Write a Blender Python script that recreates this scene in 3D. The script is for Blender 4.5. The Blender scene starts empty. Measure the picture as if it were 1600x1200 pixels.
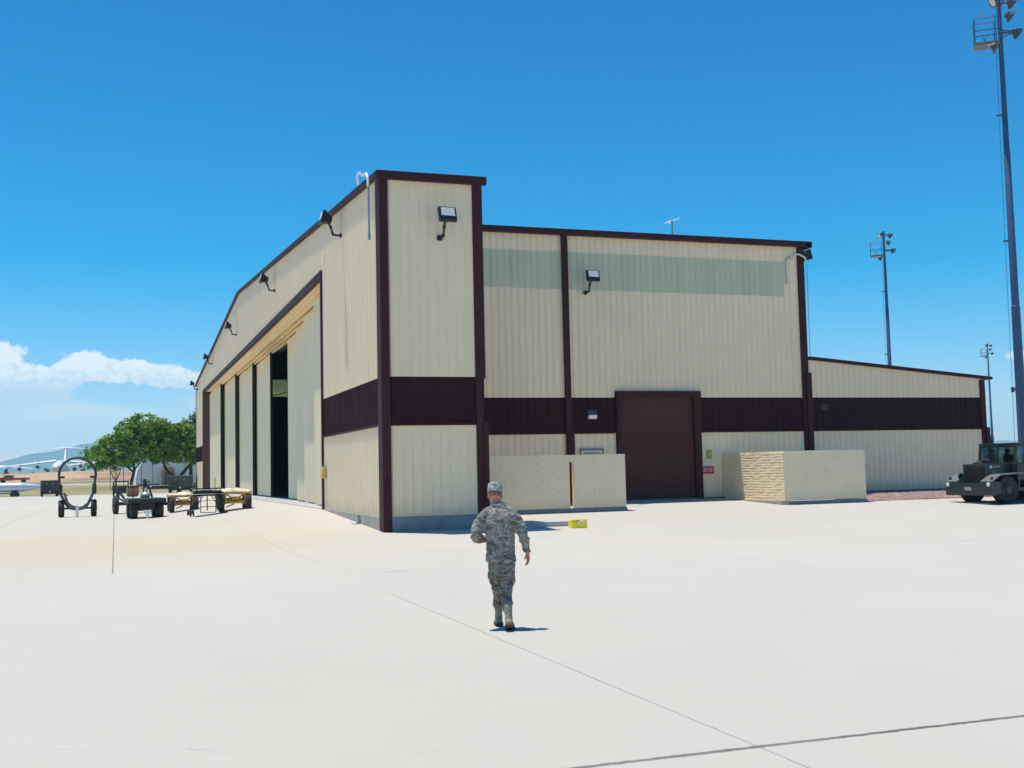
import bpy, bmesh, math, random
from mathutils import Vector, Matrix, noise
R = math.radians
PI = math.pi
random.seed(7)
S = bpy.context.scene
COL = S.collection

# ------------------------------------------------------------------ helpers
class MB:
    """collects shapes; build() links them as ONE mesh object"""
    def __init__(s):
        s.v = []; s.f = []
    def add(s, vs, fs, M=None):
        o = len(s.v)
        for p in vs:
            p = Vector(p)
            s.v.append(M @ p if M else p)
        for f in fs:
            s.f.append([i + o for i in f])
        return s
    def box(s, x0, x1, y0, y1, z0, z1, M=None):
        vs = [(x, y, z) for x in (x0, x1) for y in (y0, y1) for z in (z0, z1)]
        return s.add(vs, [(0,1,3,2),(4,6,7,5),(0,4,5,1),(2,3,7,6),(0,2,6,4),(1,5,7,3)], M)
    def prism(s, poly, axis, a, b, M=None):
        """poly: 2-D outline, extruded along axis ('x','y','z') from a to b"""
        def pt(u, v, w):
            return {'x': (w, u, v), 'y': (u, w, v), 'z': (u, v, w)}[axis]
        n = len(poly)
        vs = [pt(u, v, a) for u, v in poly] + [pt(u, v, b) for u, v in poly]
        fs = [tuple(range(n))[::-1], tuple(range(n, 2*n))]
        for i in range(n):
            j = (i+1) % n
            fs.append((i, j, n+j, n+i))
        return s.add(vs, fs, M)
    def tube(s, pts, r, n=8, closed=False, M=None, cap=True):
        pts = [Vector(p) for p in pts]
        rs = r if isinstance(r, (list, tuple)) else [r]*len(pts)
        m = len(pts); rings = []
        up = Vector((0, 0, 1))
        prev = None
        for i, p in enumerate(pts):
            if closed:
                t = pts[(i+1) % m] - pts[i-1]
            else:
                t = pts[min(i+1, m-1)] - pts[max(i-1, 0)]
            t.normalize()
            if prev is None:
                a = up if abs(t.z) < .9 else Vector((1, 0, 0))
                u = t.cross(a).normalized()
            else:
                u = (prev - t * prev.dot(t)).normalized()
            prev = u
            w = t.cross(u)
            rings.append([p + (u*math.cos(2*PI*k/n) + w*math.sin(2*PI*k/n))*rs[i] for k in range(n)])
        vs = [q for ring in rings for q in ring]; fs = []
        for i in range(m if closed else m-1):
            i2 = (i+1) % m
            for k in range(n):
                k2 = (k+1) % n
                fs.append((i*n+k, i*n+k2, i2*n+k2, i2*n+k))
        if cap and not closed:
            fs.append(tuple(range(n))[::-1]); fs.append(tuple(range((m-1)*n, m*n)))
        return s.add(vs, fs, M)
    def cyl(s, p0, p1, r0, r1=None, n=16, M=None):
        return s.tube([p0, p1], [r0, r0 if r1 is None else r1], n, M=M)
    def lathe(s, prof, axis='z', n=24, c=(0,0,0), M=None):
        """prof: list of (radius, height) round axis through c"""
        vs = []; fs = []; m = len(prof)
        for r, h in prof:
            for k in range(n):
                a = 2*PI*k/n
                u, v = r*math.cos(a), r*math.sin(a)
                q = {'z': (u, v, h), 'x': (h, u, v), 'y': (v, h, u)}[axis]
                vs.append((q[0]+c[0], q[1]+c[1], q[2]+c[2]))
        for i in range(m-1):
            for k in range(n):
                k2 = (k+1) % n
                fs.append((i*n+k, i*n+k2, (i+1)*n+k2, (i+1)*n+k))
        fs.append(tuple(range(n))[::-1]); fs.append(tuple(range((m-1)*n, m*n)))
        return s.add(vs, fs, M)
    def ell(s, c, rx, ry, rz, nu=20, nv=12, M=None):
        vs = []; fs = []
        for i in range(nv+1):
            th = PI*i/nv
            for k in range(nu):
                a = 2*PI*k/nu
                vs.append((c[0]+rx*math.sin(th)*math.cos(a), c[1]+ry*math.sin(th)*math.sin(a), c[2]+rz*math.cos(th)))
        for i in range(nv):
            for k in range(nu):
                k2 = (k+1) % nu
                fs.append((i*nu+k, (i+1)*nu+k, (i+1)*nu+k2, i*nu+k2))
        return s.add(vs, fs, M)
    def build(s, name, mat, parent=None, smooth=False, bevel=0, seg=2, loc=None):
        me = bpy.data.meshes.new(name)
        me.from_pydata([tuple(p) for p in s.v], [], s.f)
        me.validate()
        bm = bmesh.new(); bm.from_mesh(me)
        bmesh.ops.recalc_face_normals(bm, faces=bm.faces)
        bm.to_mesh(me); bm.free()
        if smooth:
            me.polygons.foreach_set('use_smooth', [True]*len(me.polygons))
            try: me.set_sharp_from_angle(angle=R(38))
            except Exception: pass
        me.materials.append(mat)
        o = bpy.data.objects.new(name, me); COL.objects.link(o)
        if parent: o.parent = parent
        if loc: o.location = loc
        if bevel:
            b = o.modifiers.new('bevel', 'BEVEL'); b.width = bevel; b.segments = seg
            b.limit_method = 'ANGLE'; b.angle_limit = R(35)
        return o

def tag(o, label=None, cat=None, group=None, kind=None):
    if label: o['label'] = label
    if cat: o['category'] = cat
    if group: o['group'] = group
    if kind: o['kind'] = kind
    return o
def thing(name, label, cat, loc=(0,0,0), rz=0, group=None):
    o = bpy.data.objects.new(name, None); COL.objects.link(o)
    o.location = loc; o.rotation_euler = (0, 0, rz); o.empty_display_size = .3
    return tag(o, label, cat, group)
def dup(root, loc, rz=None, label=None, scale=None):
    kids = {}
    for ch in bpy.data.objects:
        if ch.parent: kids.setdefault(ch.parent.name, []).append(ch)
    def rec(o, par):
        c = o.copy(); COL.objects.link(c)
        if par: c.parent = par
        for ch in kids.get(o.name, []): rec(ch, c)
        return c
    r = rec(root, None)
    r.location = loc
    if rz is not None: r.rotation_euler = (0, 0, rz)
    if scale: r.scale = (scale,)*3
    if label: r['label'] = label
    return r

# ------------------------------------------------------------------ node helpers
class NT:
    def __init__(s, tree): s.t = tree; s.n = tree.nodes; s.l = tree.links
    def node(s, typ, **kw):
        n = s.n.new(typ)
        for k, v in kw.items(): setattr(n, k, v)
        return n
    def link(s, a, b): s.l.new(a, b)
    def put(s, sock, v):
        if isinstance(v, bpy.types.NodeSocket): s.l.new(v, sock)
        else: sock.default_value = v
    def math(s, op, a, b=0.0, c=0.0, clamp=False):
        n = s.n.new('ShaderNodeMath'); n.operation = op; n.use_clamp = clamp
        s.put(n.inputs[0], a); s.put(n.inputs[1], b); s.put(n.inputs[2], c)
        return n.outputs[0]
    def smooth(s, v, a, b):
        n = s.n.new('ShaderNodeMapRange'); n.interpolation_type = 'SMOOTHSTEP'
        s.put(n.inputs['Value'], v); s.put(n.inputs['From Min'], a); s.put(n.inputs['From Max'], b)
        return n.outputs['Result']
    def mix(s, f, a, b, blend='MIX'):
        n = s.n.new('ShaderNodeMix'); n.data_type = 'RGBA'; n.blend_type = blend
        s.put(n.inputs[0], f)
        s.put(n.inputs[6], a if isinstance(a, bpy.types.NodeSocket) else (*a, 1))
        s.put(n.inputs[7], b if isinstance(b, bpy.types.NodeSocket) else (*b, 1))
        return n.outputs[2]
    def noise(s, vec, scale, detail=4, rough=.55, dist=0.0):
        n = s.n.new('ShaderNodeTexNoise')
        s.l.new(vec, n.inputs['Vector'])
        n.inputs['Scale'].default_value = scale; n.inputs['Detail'].default_value = detail
        n.inputs['Roughness'].default_value = rough; n.inputs['Distortion'].default_value = dist
        return n.outputs['Fac']
    def mapping(s, vec, scale=(1,1,1), loc=(0,0,0)):
        n = s.n.new('ShaderNodeMapping'); s.l.new(vec, n.inputs['Vector'])
        n.inputs['Scale'].default_value = scale; n.inputs['Location'].default_value = loc
        return n.outputs['Vector']
    def ramp(s, f, stops, const=False):
        n = s.n.new('ShaderNodeValToRGB'); cr = n.color_ramp
        if const: cr.interpolation = 'CONSTANT'
        while len(cr.elements) < len(stops): cr.elements.new(.5)
        for e, (p, c) in zip(cr.elements, stops):
            e.position = p; e.color = (*c, 1)
        s.l.new(f, n.inputs[0])
        return n.outputs[0]

def new_mat(name):
    m = bpy.data.materials.new(name); m.use_nodes = True
    t = NT(m.node_tree)
    b = m.node_tree.nodes['Principled BSDF']
    tc = t.node('ShaderNodeTexCoord')
    return m, t, b, tc.outputs['Object']
def mat(name, col, rough=.6, metal=0.0, var=.12, scale=6.0, bump=0.0, bscale=40.0, streak=0.0, spec=.5, dirt=None, dirt_amt=.35):
    m, t, b, oc = new_mat(name)
    n1 = t.noise(oc, scale, 5, .6)
    dark = tuple(c*(1-var) for c in col); lite = tuple(min(1, c*(1+var*.6)) for c in col)
    c = t.ramp(n1, [(.3, dark), (.7, lite)])
    if streak:
        n2 = t.noise(t.mapping(oc, (2.2, 2.2, .12)), 1.0, 5, .65)
        c = t.mix(t.math('MULTIPLY', t.smooth(n2, .48, .75), streak), c, tuple(x*.55 for x in col))
    if dirt:
        n3 = t.noise(oc, scale*2.3, 6, .7)
        c = t.mix(t.math('MULTIPLY', t.smooth(n3, .5, .72), dirt_amt), c, dirt)
    t.link(c, b.inputs['Base Color'])
    b.inputs['Metallic'].default_value = metal
    b.inputs['Specular IOR Level'].default_value = spec
    rr = t.math('ADD', t.math('MULTIPLY', t.noise(oc, scale*1.7, 3), .25), rough-.12)
    t.link(rr, b.inputs['Roughness'])
    if bump:
        bn = t.node('ShaderNodeBump'); bn.inputs['Strength'].default_value = bump
        bn.inputs['Distance'].default_value = .02
        t.link(t.noise(oc, bscale, 4, .6), bn.inputs['Height']); t.link(bn.outputs[0], b.inputs['Normal'])
    return m

M = {}
M['tan'] = mat('tan_siding', (.90, .735, .505), .6, var=.045, scale=.35, streak=.10, bump=.12, bscale=2.2)
M['tan_door'] = mat('tan_door_siding', (.88, .74, .49), .6, var=.05, scale=.3, streak=.14, bump=.05, bscale=3)
M['soffit'] = mat('cream_soffit', (.86, .70, .40), .6, var=.05, scale=.6)
M['maroon'] = mat('maroon_siding', (.036, .0125, .0145), .65, var=.16, scale=.5, streak=.1, spec=.12)
M['maroon_trim'] = mat('maroon_trim', (.054, .0175, .0205), .6, var=.14, scale=1.2, spec=.18)
M['brown'] = mat('brown_roller', (.115, .052, .046), .75, var=.12, scale=.9, spec=.1)
M['skylight'] = None
M['footing'] = mat('shade_toned_bare_footing', (.25, .27, .29), .85, var=.22, scale=2.2, bump=.25, bscale=18, streak=.3)  # footing concrete for shaded faces, with the bluish shade painted into its colour
M['footing_tan'] = mat('lit_weathered_footing', (.40, .38, .34), .85, var=.25, scale=2.2, bump=.25, bscale=18, streak=.35)  # same concrete in a lighter, warmer copy for the sunlit faces
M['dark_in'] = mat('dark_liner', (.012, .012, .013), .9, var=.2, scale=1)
M['floor_in'] = mat('hangar_floor_paint', (.10, .10, .10), .5, var=.15, scale=.6)
M['seal'] = mat('black_rubber', (.012, .011, .011), .7, var=.2, scale=4)
M['tyre'] = mat('tyre_rubber', (.018, .018, .019), .8, var=.25, scale=8, dirt=(.10, .09, .075), dirt_amt=.25)
M['black'] = mat('black_metal', (.016, .017, .019), .45, var=.2, scale=8, metal=.2, dirt=(.08, .075, .07), dirt_amt=.15)
M['charcoal'] = mat('charcoal_paint', (.035, .040, .044), .5, var=.2, scale=5, dirt=(.12, .11, .10), dirt_amt=.2)
M['green'] = mat('dark_green_paint', (.030, .048, .044), .42, var=.18, scale=3, dirt=(.12, .12, .10), dirt_amt=.12)
M['truck'] = mat('tractor_green_paint', (.022, .034, .033), .36, var=.18, scale=3, dirt=(.12, .12, .10), dirt_amt=.14)
M['yellow'] = mat('worn_yellow_paint', (.52, .30, .035), .5, var=.2, scale=5, dirt=(.14, .08, .03), dirt_amt=.55)
M['orange'] = mat('rusty_orange_paint', (.42, .20, .055), .6, var=.25, scale=5, dirt=(.12, .06, .03), dirt_amt=.55)
M['chock'] = mat('bright_yellow_plastic', (.95, .80, .01), .45, var=.08, scale=9)
M['white'] = mat('white_paint', (.76, .77, .78), .45, var=.08, scale=4, dirt=(.4, .38, .35), dirt_amt=.2)
M['plane'] = mat('pale_grey_aircraft_paint', (.66, .68, .70), .4, var=.06, scale=.2)
M['plane_dark'] = mat('grey_engine_inlet', (.06, .065, .07), .5, var=.1, scale=1)
M['galv'] = mat('galvanised_steel', (.42, .44, .46), .4, metal=.5, var=.15, scale=5)
M['pole'] = mat('weathered_steel_pole', (.05, .10, .20), .5, metal=.1, var=.15, scale=2, dirt=(.22, .20, .18), dirt_amt=.3)
M['lens'] = mat('lamp_lens_reflector', (.82, .80, .74), .3, metal=.1, var=.25, scale=14)
M['tarp'] = mat('cream_tarpaulin', (.66, .60, .43), .8, var=.14, scale=6, bump=.3, bscale=9)
M['tanktan'] = mat('tan_tank_paint', (.42, .23, .11), .55, var=.15, scale=4, dirt=(.15, .09, .05), dirt_amt=.3)
M['bluegrey'] = mat('silver_blue_tank', (.50, .58, .66), .35, metal=.25, var=.1, scale=2)
M['red'] = mat('red_sign_paint', (.46, .03, .06), .5, var=.1, scale=8)
M['olive'] = mat('olive_sign_paint', (.40, .38, .055), .5, var=.12, scale=10)
M['ybox'] = mat('mustard_box_paint', (.62, .46, .08), .5, var=.1, scale=8)
M['grey_pane'] = mat('dusty_door_pane', (.26, .29, .31), .25, var=.1, scale=5)
M['frame_grey'] = mat('grey_door_frame', (.20, .205, .21), .5, var=.1, scale=5)
M['bark'] = mat('dark_bark', (.045, .036, .030), .9, var=.35, scale=7, bump=.6, bscale=14)
M['pale_bark'] = mat('pale_bark', (.26, .18, .10), .9, var=.3, scale=7, bump=.6, bscale=14)
M['fabric_white'] = mat('white_shelter_fabric', (.74, .75, .75), .7, var=.06, scale=.5, streak=.12)
M['vestibule'] = mat('tan_vestibule_fabric', (.55, .45, .33), .8, var=.1, scale=.8)
M['doorgrey'] = mat('grey_shelter_door', (.17, .165, .16), .6, var=.12, scale=2)
M['timber'] = mat('dark_timber', (.05, .045, .042), .8, var=.3, scale=4)
M['gravel'] = None

def siding_wear(m):
    t = NT(m.node_tree); b = m.node_tree.nodes['Principled BSDF']
    src = b.inputs['Base Color'].links[0].from_socket
    tc = t.node('ShaderNodeTexCoord'); oc = tc.outputs['Object']
    sp = t.node('ShaderNodeSeparateXYZ'); t.link(oc, sp.inputs[0])
    zz = sp.outputs[2]
    g = t.math('MULTIPLY', t.math('SUBTRACT', 1.0, t.smooth(t.math('ADD', zz, t.math('MULTIPLY', t.noise(oc, 1.4, 5, .65), .8)), .35, .95)), .30)
    c = t.mix(g, src, (.36, .30, .21))
    fr = t.math('FRACT', t.math('DIVIDE', zz, 1.52))
    row = t.math('SUBTRACT', 1.0, t.smooth(t.math('ABSOLUTE', t.math('SUBTRACT', fr, .5)), .006, .011))
    u = t.math('FRACT', t.math('DIVIDE', t.math('ADD', sp.outputs[0], sp.outputs[1]), .305))
    dot = t.math('SUBTRACT', 1.0, t.smooth(t.math('ABSOLUTE', t.math('SUBTRACT', u, .5)), .03, .06))
    c = t.mix(t.math('MULTIPLY', t.math('MULTIPLY', row, dot), .3), c, (.33, .28, .22))
    lap = t.math('SUBTRACT', 1.0, t.smooth(t.math('ABSOLUTE', t.math('SUBTRACT', zz, 7.6)), .008, .016))
    c = t.mix(t.math('MULTIPLY', lap, .10), c, (.30, .26, .20))
    st = t.noise(t.mapping(oc, (3.1, 3.1, .16), (5, 1, 0)), 1.0, 6, .7)
    c = t.mix(t.math('MULTIPLY', t.smooth(st, .60, .80), .22), c, (.42, .31, .20))
    t.link(c, b.inputs['Base Color'])
siding_wear(M['tan'])

def leaf_mat(name, a, b, c):
    m, t, bs, oc = new_mat(name)
    n1 = t.noise(oc, 1.3, 4, .65)
    col = t.ramp(n1, [(.36, a), (.5, b), (.63, c)])
    t.link(col, bs.inputs['Base Color']); bs.inputs['Roughness'].default_value = .6
    bs.inputs['Specular IOR Level'].default_value = .25
    tr = t.node('ShaderNodeBsdfTranslucent')
    t.link(col, tr.inputs['Color'])
    mx = t.node('ShaderNodeMixShader'); mx.inputs[0].default_value = .45
    out = m.node_tree.nodes['Material Output']
    t.link(bs.outputs[0], mx.inputs[1]); t.link(tr.outputs[0], mx.inputs[2]); t.link(mx.outputs[0], out.inputs['Surface'])
    return m
M['leaf'] = leaf_mat('mesquite_leaves', (.085, .18, .024), (.185, .34, .038), (.32, .48, .075))
M['leaf_dull'] = leaf_mat('dull_leaves', (.075, .16, .055), (.125, .235, .085), (.17, .28, .115))
M['leaf_dark'] = leaf_mat('dark_needles', (.025, .042, .030), (.035, .055, .038), (.045, .065, .042))
M['shrub'] = leaf_mat('far_shrub_leaves', (.04, .05, .03), (.06, .07, .04), (.08, .085, .055))

def skylight_mat():
    m, t, b, oc = new_mat('green_fibreglass')
    n = t.noise(t.mapping(oc, (3.3, 3.3, .15)), 1, 4, .6)
    c = t.ramp(n, [(.3, (.68, .70, .49)), (.7, (.80, .80, .56))])
    t.link(c, b.inputs['Base Color']); b.inputs['Roughness'].default_value = .45
    tr = t.node('ShaderNodeBsdfTranslucent'); tr.inputs['Color'].default_value = (.95, .98, .40, 1)
    mx = t.node('ShaderNodeMixShader'); mx.inputs[0].default_value = .25
    out = m.node_tree.nodes['Material Output']
    t.link(b.outputs[0], mx.inputs[1]); t.link(tr.outputs[0], mx.inputs[2]); t.link(mx.outputs[0], out.inputs['Surface'])
    return m
M['skylight'] = skylight_mat()

def block_mat():
    m, t, b, oc = new_mat('painted_concrete_block')
    n1 = t.noise(oc, 1.3, 5, .6)
    c = t.ramp(n1, [(.3, (.84, .69, .465)), (.7, (.89, .75, .52))])
    n2 = t.noise(oc, 9, 5, .6)
    c = t.mix(t.math('MULTIPLY', t.smooth(n2, .5, .7), .14), c, (.45, .40, .29))
    t.link(c, b.inputs['Base Color']); b.inputs['Roughness'].default_value = .75
    bn = t.node('ShaderNodeBump'); bn.inputs['Strength'].default_value = .35; bn.inputs['Distance'].default_value = .01
    t.link(t.noise(oc, 30, 4, .6), bn.inputs['Height']); t.link(bn.outputs[0], b.inputs['Normal'])
    return m
M['block'] = block_mat()
def glass_mat():
    m, t, b, oc = new_mat('cab_glass')
    b.inputs['Base Color'].default_value = (.55, .70, .74, 1); b.inputs['Roughness'].default_value = .03
    tr = t.node('ShaderNodeBsdfTransparent'); tr.inputs['Color'].default_value = (.84, .93, .95, 1)
    mx = t.node('ShaderNodeMixShader'); mx.inputs[0].default_value = .93
    gl = t.node('ShaderNodeBsdfGlossy'); gl.inputs['Roughness'].default_value = .03; gl.inputs['Color'].default_value = (.75, .85, .9, 1)
    out = m.node_tree.nodes['Material Output']
    t.link(gl.outputs[0], mx.inputs[1]); t.link(tr.outputs[0], mx.inputs[2]); t.link(mx.outputs[0], out.inputs['Surface'])
    return m
M['glass'] = glass_mat()
def camo_mat(name, bright=1.0):
    m, t, b, oc = new_mat(name)
    v = t.mapping(oc, (1, 1, 1.9))
    n1 = t.noise(v, 6.0, 3, .6, 1.2)
    n2 = t.noise(t.mapping(oc, (1.2, 1, 2.6), (3, 7, 1)), 13, 3, .65, 1.5)
    k = bright
    c = t.ramp(n1, [(0, (.055*k, .062*k, .075*k)), (.41, (.22*k, .205*k, .16*k)), (.50, (.44*k, .435*k, .41*k)), (.60, (.13*k, .12*k, .078*k))], True)
    c2 = t.ramp(n2, [(0, (.045*k, .053*k, .070*k)), (.42, (.25*k, .235*k, .185*k)), (.57, (.45*k, .45*k, .43*k))], True)
    c = t.mix(.42, c, c2)
    t.link(c, b.inputs['Base Color']); b.inputs['Roughness'].default_value = .85
    b.inputs['Specular IOR Level'].default_value = .2
    bn = t.node('ShaderNodeBump'); bn.inputs['Strength'].default_value = .5; bn.inputs['Distance'].default_value = .02
    t.link(t.noise(t.mapping(oc, (1, 1, 1.8)), 22, 4, .6, .6), bn.inputs['Height']); t.link(bn.outputs[0], b.inputs['Normal'])
    return m
M['camo'] = camo_mat('grey_stripe_camouflage', .90)
M['camo_cap'] = camo_mat('sun_toned_cap_camouflage', 1.25)  # same cloth as the jacket, lightened: overhead light painted into the cap
M['camo_trousers'] = camo_mat('shade_toned_trouser_camouflage', .70)  # same cloth darkened: shade low on the figure painted into the colour
M['skin'] = mat('skin', (.50, .22, .155), .55, var=.16, scale=14)
M['hair'] = mat('cropped_hair', (.20, .13, .10), .9, var=.3, scale=60, bump=.4, bscale=120)
M['boot'] = mat('sage_suede_boot', (.27, .25, .18), .85, var=.2, scale=18, bump=.3, bscale=30)
M['sole'] = mat('dark_boot_sole', (.05, .048, .042), .8, var=.2, scale=20)

# ------------------------------------------------------------------ ground
def sm(t):
    t = min(max(t, 0), 1); return t*t*(3-2*t)
def gz(x, y):
    """level of the concrete apron: falls away from the hangar floor (z = 0)"""
    rise = min(max(.12 + .04*y, 0), .565)
    if x < 0: rise *= sm(1 + x/7)
    if x > 40: rise *= sm(1 - (x-40)/20)
    if y > 86: rise *= sm(1 - (y-86)/20)
    return -.58 + rise
def fz(x, y):
    """level of the open land beyond the apron"""
    if y < 128: return -.66
    pts = [(128, -.64), (150, -.25), (178, .22), (215, .75), (260, 1.1), (300, 1.15), (420, .6), (520, -.6), (900, -1.0)]
    z = pts[-1][1]
    for (a, za), (b, zb) in zip(pts, pts[1:]):
        if a <= y <= b:
            z = za + (zb-za)*sm((y-a)/(b-a)); break
    return z
def gridmesh(name, xs, ys, zf, m):
    b = MB(); n = len(ys)
    vs = [(x, y, zf(x, y)) for x in xs for y in ys]
    fs = [(i*n+j, (i+1)*n+j, (i+1)*n+j+1, i*n+j+1) for i in range(len(xs)-1) for j in range(n-1)]
    b.add(vs, fs)
    return b.build(name, m, smooth=True)
def lin(a, b, n): return [a + (b-a)*i/n for i in range(n+1)]

def concrete_mat():
    m, t, b, oc = new_mat('apron_concrete')
    sep = t.node('ShaderNodeSeparateXYZ'); t.link(oc, sep.inputs[0])
    X, Y = sep.outputs[0], sep.outputs[1]
    n1 = t.noise(oc, .045, 6, .6); n2 = t.noise(oc, .6, 6, .65); n3 = t.noise(oc, 9, 5, .7)
    c = t.ramp(n1, [(.3, (.458, .424, .364)), (.7, (.508, .474, .412))])
    c = t.mix(t.math('MULTIPLY', t.smooth(n2, .45, .75), .22), c, (.42, .395, .35))
    c = t.mix(t.math('MULTIPLY', t.smooth(n3, .55, .8), .12), c, (.36, .35, .33))
    # slab-to-slab tone
    wn = t.node('ShaderNodeTexWhiteNoise'); wn.noise_dimensions = '2D'
    cb = t.node('ShaderNodeCombineXYZ')
    t.link(t.math('FLOOR', t.math('DIVIDE', t.math('ADD', X, 3.75), 4.35)), cb.inputs[0])
    t.link(t.math('FLOOR', t.math('DIVIDE', t.math('ADD', Y, 28.1), 19.5)), cb.inputs[1])
    t.link(cb.outputs[0], wn.inputs['Vector'])
    c = t.mix(t.math('MULTIPLY', wn.outputs['Value'], .10), c, (.40, .375, .335))
    # tan run-off stains on the lower ground in front of the doors
    st = t.noise(t.mapping(oc, (.05, .16, 1)), 1.0, 5, .6, .4)
    band = t.math('MULTIPLY', t.smooth(Y, -12, -4), t.math('SUBTRACT', 1.0, t.smooth(Y, 4, 17)))
    left = t.math('SUBTRACT', 1.0, t.smooth(X, -6, 4))
    f = t.math('MULTIPLY', t.math('MULTIPLY', band, left), t.smooth(st, .26, .55))
    c = t.mix(t.math('MULTIPLY', f, .75), c, (.50, .42, .295))
    # faint tan drainage line right of the corner
    wob = t.math('MULTIPLY', t.math('SUBTRACT', t.noise(t.mapping(oc, (.18, .02, 1)), 1.0, 3), .5), 1.6)
    d = t.math('ABSOLUTE', t.math('ADD', t.math('ADD', Y, 7.6), wob))
    l2 = t.math('MULTIPLY', t.math('SUBTRACT', 1.0, t.smooth(d, .1, .9)), t.math('MULTIPLY', t.smooth(X, -3, 1), t.math('SUBTRACT', 1.0, t.smooth(X, 9, 14))))
    c = t.mix(t.math('MULTIPLY', l2, .35), c, (.50, .41, .29))
    # oil drips and hairline cracks
    ov = t.node('ShaderNodeTexVoronoi'); ov.inputs['Scale'].default_value = .16; t.link(oc, ov.inputs['Vector'])
    od = t.math('ADD', ov.outputs['Distance'], t.math('MULTIPLY', t.math('SUBTRACT', t.noise(oc, 6, 5, .7), .5), .10))
    c = t.mix(t.math('MULTIPLY', t.math('SUBTRACT', 1.0, t.smooth(od, .02, .075)), .30), c, (.24, .225, .20))
    kv = t.node('ShaderNodeTexVoronoi'); kv.feature = 'DISTANCE_TO_EDGE'; kv.inputs['Scale'].default_value = .11
    kw = t.node('ShaderNodeVectorMath'); kw.operation = 'ADD'
    kn = t.node('ShaderNodeTexNoise'); kn.inputs['Scale'].default_value = .9; kn.inputs['Detail'].default_value = 6; t.link(oc, kn.inputs['Vector'])
    t.link(oc, kw.inputs[0]); t.link(kn.outputs['Color'], kw.inputs[1]); t.link(kw.outputs[0], kv.inputs['Vector'])
    ck_ = t.math('MULTIPLY', t.math('SUBTRACT', 1.0, t.smooth(kv.outputs['Distance'], .0006, .0016)), t.smooth(t.noise(oc, .13, 3), .52, .66))
    c = t.mix(t.math('MULTIPLY', ck_, .25), c, (.20, .19, .175))
    # a few tyre smears
    sk = t.noise(t.mapping(oc, (.9, .035, 1), (4, 2, 0)), 1.0, 4, .6, .3)
    c = t.mix(t.math('MULTIPLY', t.smooth(sk, .62, .78), .16), c, (.30, .29, .28))
    # saw-cut joints
    jn = t.math('MULTIPLY', t.math('SUBTRACT', t.noise(oc, 3.5, 4, .7), .5), .030)
    jn2 = t.math('MULTIPLY', t.math('SUBTRACT', t.noise(oc, 7, 5, .75), .5), .075)
    def joint(axis, pos, w, dep, wob, gate=None, colr=(.13, .12, .115)):
        nonlocal c
        d = t.math('ABSOLUTE', t.math('ADD', t.math('SUBTRACT', axis, pos), wob))
        k = t.math('MULTIPLY', t.math('SUBTRACT', 1.0, t.smooth(d, w*.6, w*1.3)), dep)
        if gate is not None: k = t.math('MULTIPLY', k, gate)
        c = t.mix(k, c, colr)
    wear = t.math('ADD', .35, t.math('MULTIPLY', t.noise(oc, .8, 4, .6), 1.0), clamp=True)
    nearg = t.smooth(Y, -10.2, -9.4)
    gap = t.math('SUBTRACT', 1.0, t.math('MULTIPLY', t.smooth(Y, -17.5, -16), t.math('SUBTRACT', 1.0, t.smooth(Y, -11, -10))))
    for k, dep in ((-3.75, .6), (-8.05, .8), (-12.75, .75), (-17.2, .7), (-21.6, .7), (-26, .7), (-30.4, .7), (-34.8, .7)):
        joint(X, k, .010 if k == -3.75 else .017, dep, jn, t.math('MULTIPLY', wear, gap if k == -3.75 else nearg))
    for k in (.6, 4.95, 9.3, 13.65, 18.0):
        joint(X, k, .006, .14, jn, wear)
    joint(Y, -28.12, .032, .95, jn2, wear, (.085, .08, .078))
    joint(Y, -8.6, .03, .55, jn2, t.math('SUBTRACT', 1.0, t.smooth(X, -11.2, -10.0)))
    for k in (10.9, 30.4, 49.9, 69.4, 88.9, 108.4): joint(Y, k, .02, .3, jn, t.math('SUBTRACT', 1.0, t.smooth(X, -1, 0)))
    t.link(c, b.inputs['Base Color'])
    b.inputs['Roughness'].default_value = .85; b.inputs['Specular IOR Level'].default_value = .3
    bn = t.node('ShaderNodeBump'); bn.inputs['Strength'].default_value = .12; bn.inputs['Distance'].default_value = .01
    t.link(t.noise(oc, 24, 5, .65), bn.inputs['Height']); t.link(bn.outputs[0], b.inputs['Normal'])
    return m
apron = gridmesh('concrete_apron', lin(-400, -60, 8) + lin(-50, 50, 80) + lin(60, 400, 8),
                 lin(-300, -60, 6) + lin(-50, 118, 130) + [122, 126], gz, concrete_mat())
tag(apron, kind='structure')

def land_mat():
    m, t, b, oc = new_mat('dry_grass_land')
    sep = t.node('ShaderNodeSeparateXYZ'); t.link(oc, sep.inputs[0])
    n1 = t.noise(oc, .035, 6, .65); n2 = t.noise(oc, .35, 6, .7); n3 = t.noise(oc, 3, 4, .7)
    c = t.ramp(n1, [(.32, (.16, .17, .065)), (.48, (.25, .225, .115)), (.66, (.36, .29, .18))])
    c = t.mix(t.math('MULTIPLY', t.smooth(n2, .42, .7), .5), c, (.30, .26, .15))
    c = t.mix(t.math('MULTIPLY', t.smooth(n3, .5, .8), .4), c, (.12, .13, .055))
    far = t.smooth(sep.outputs[1], 300, 800)
    c = t.mix(far, c, (.22, .20, .13))
    t.link(c, b.inputs['Base Color']); b.inputs['Roughness'].default_value = .95
    b.inputs['Specular IOR Level'].default_value = .1
    return m
gxs = [-10000, -6000, -3500, -2000, -1200, -700] + lin(-420, 420, 60) + [700, 1200, 2000, 3500, 6000, 10000]
gys = [-10000, -4000, -1500, -600, -300, 0, 100] + lin(126, 540, 70) + [620, 760, 900, 1300, 2000, 3500, 6000, 10000]
tag(gridmesh('desert_ground', gxs, gys, fz, land_mat()), kind='structure')

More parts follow.
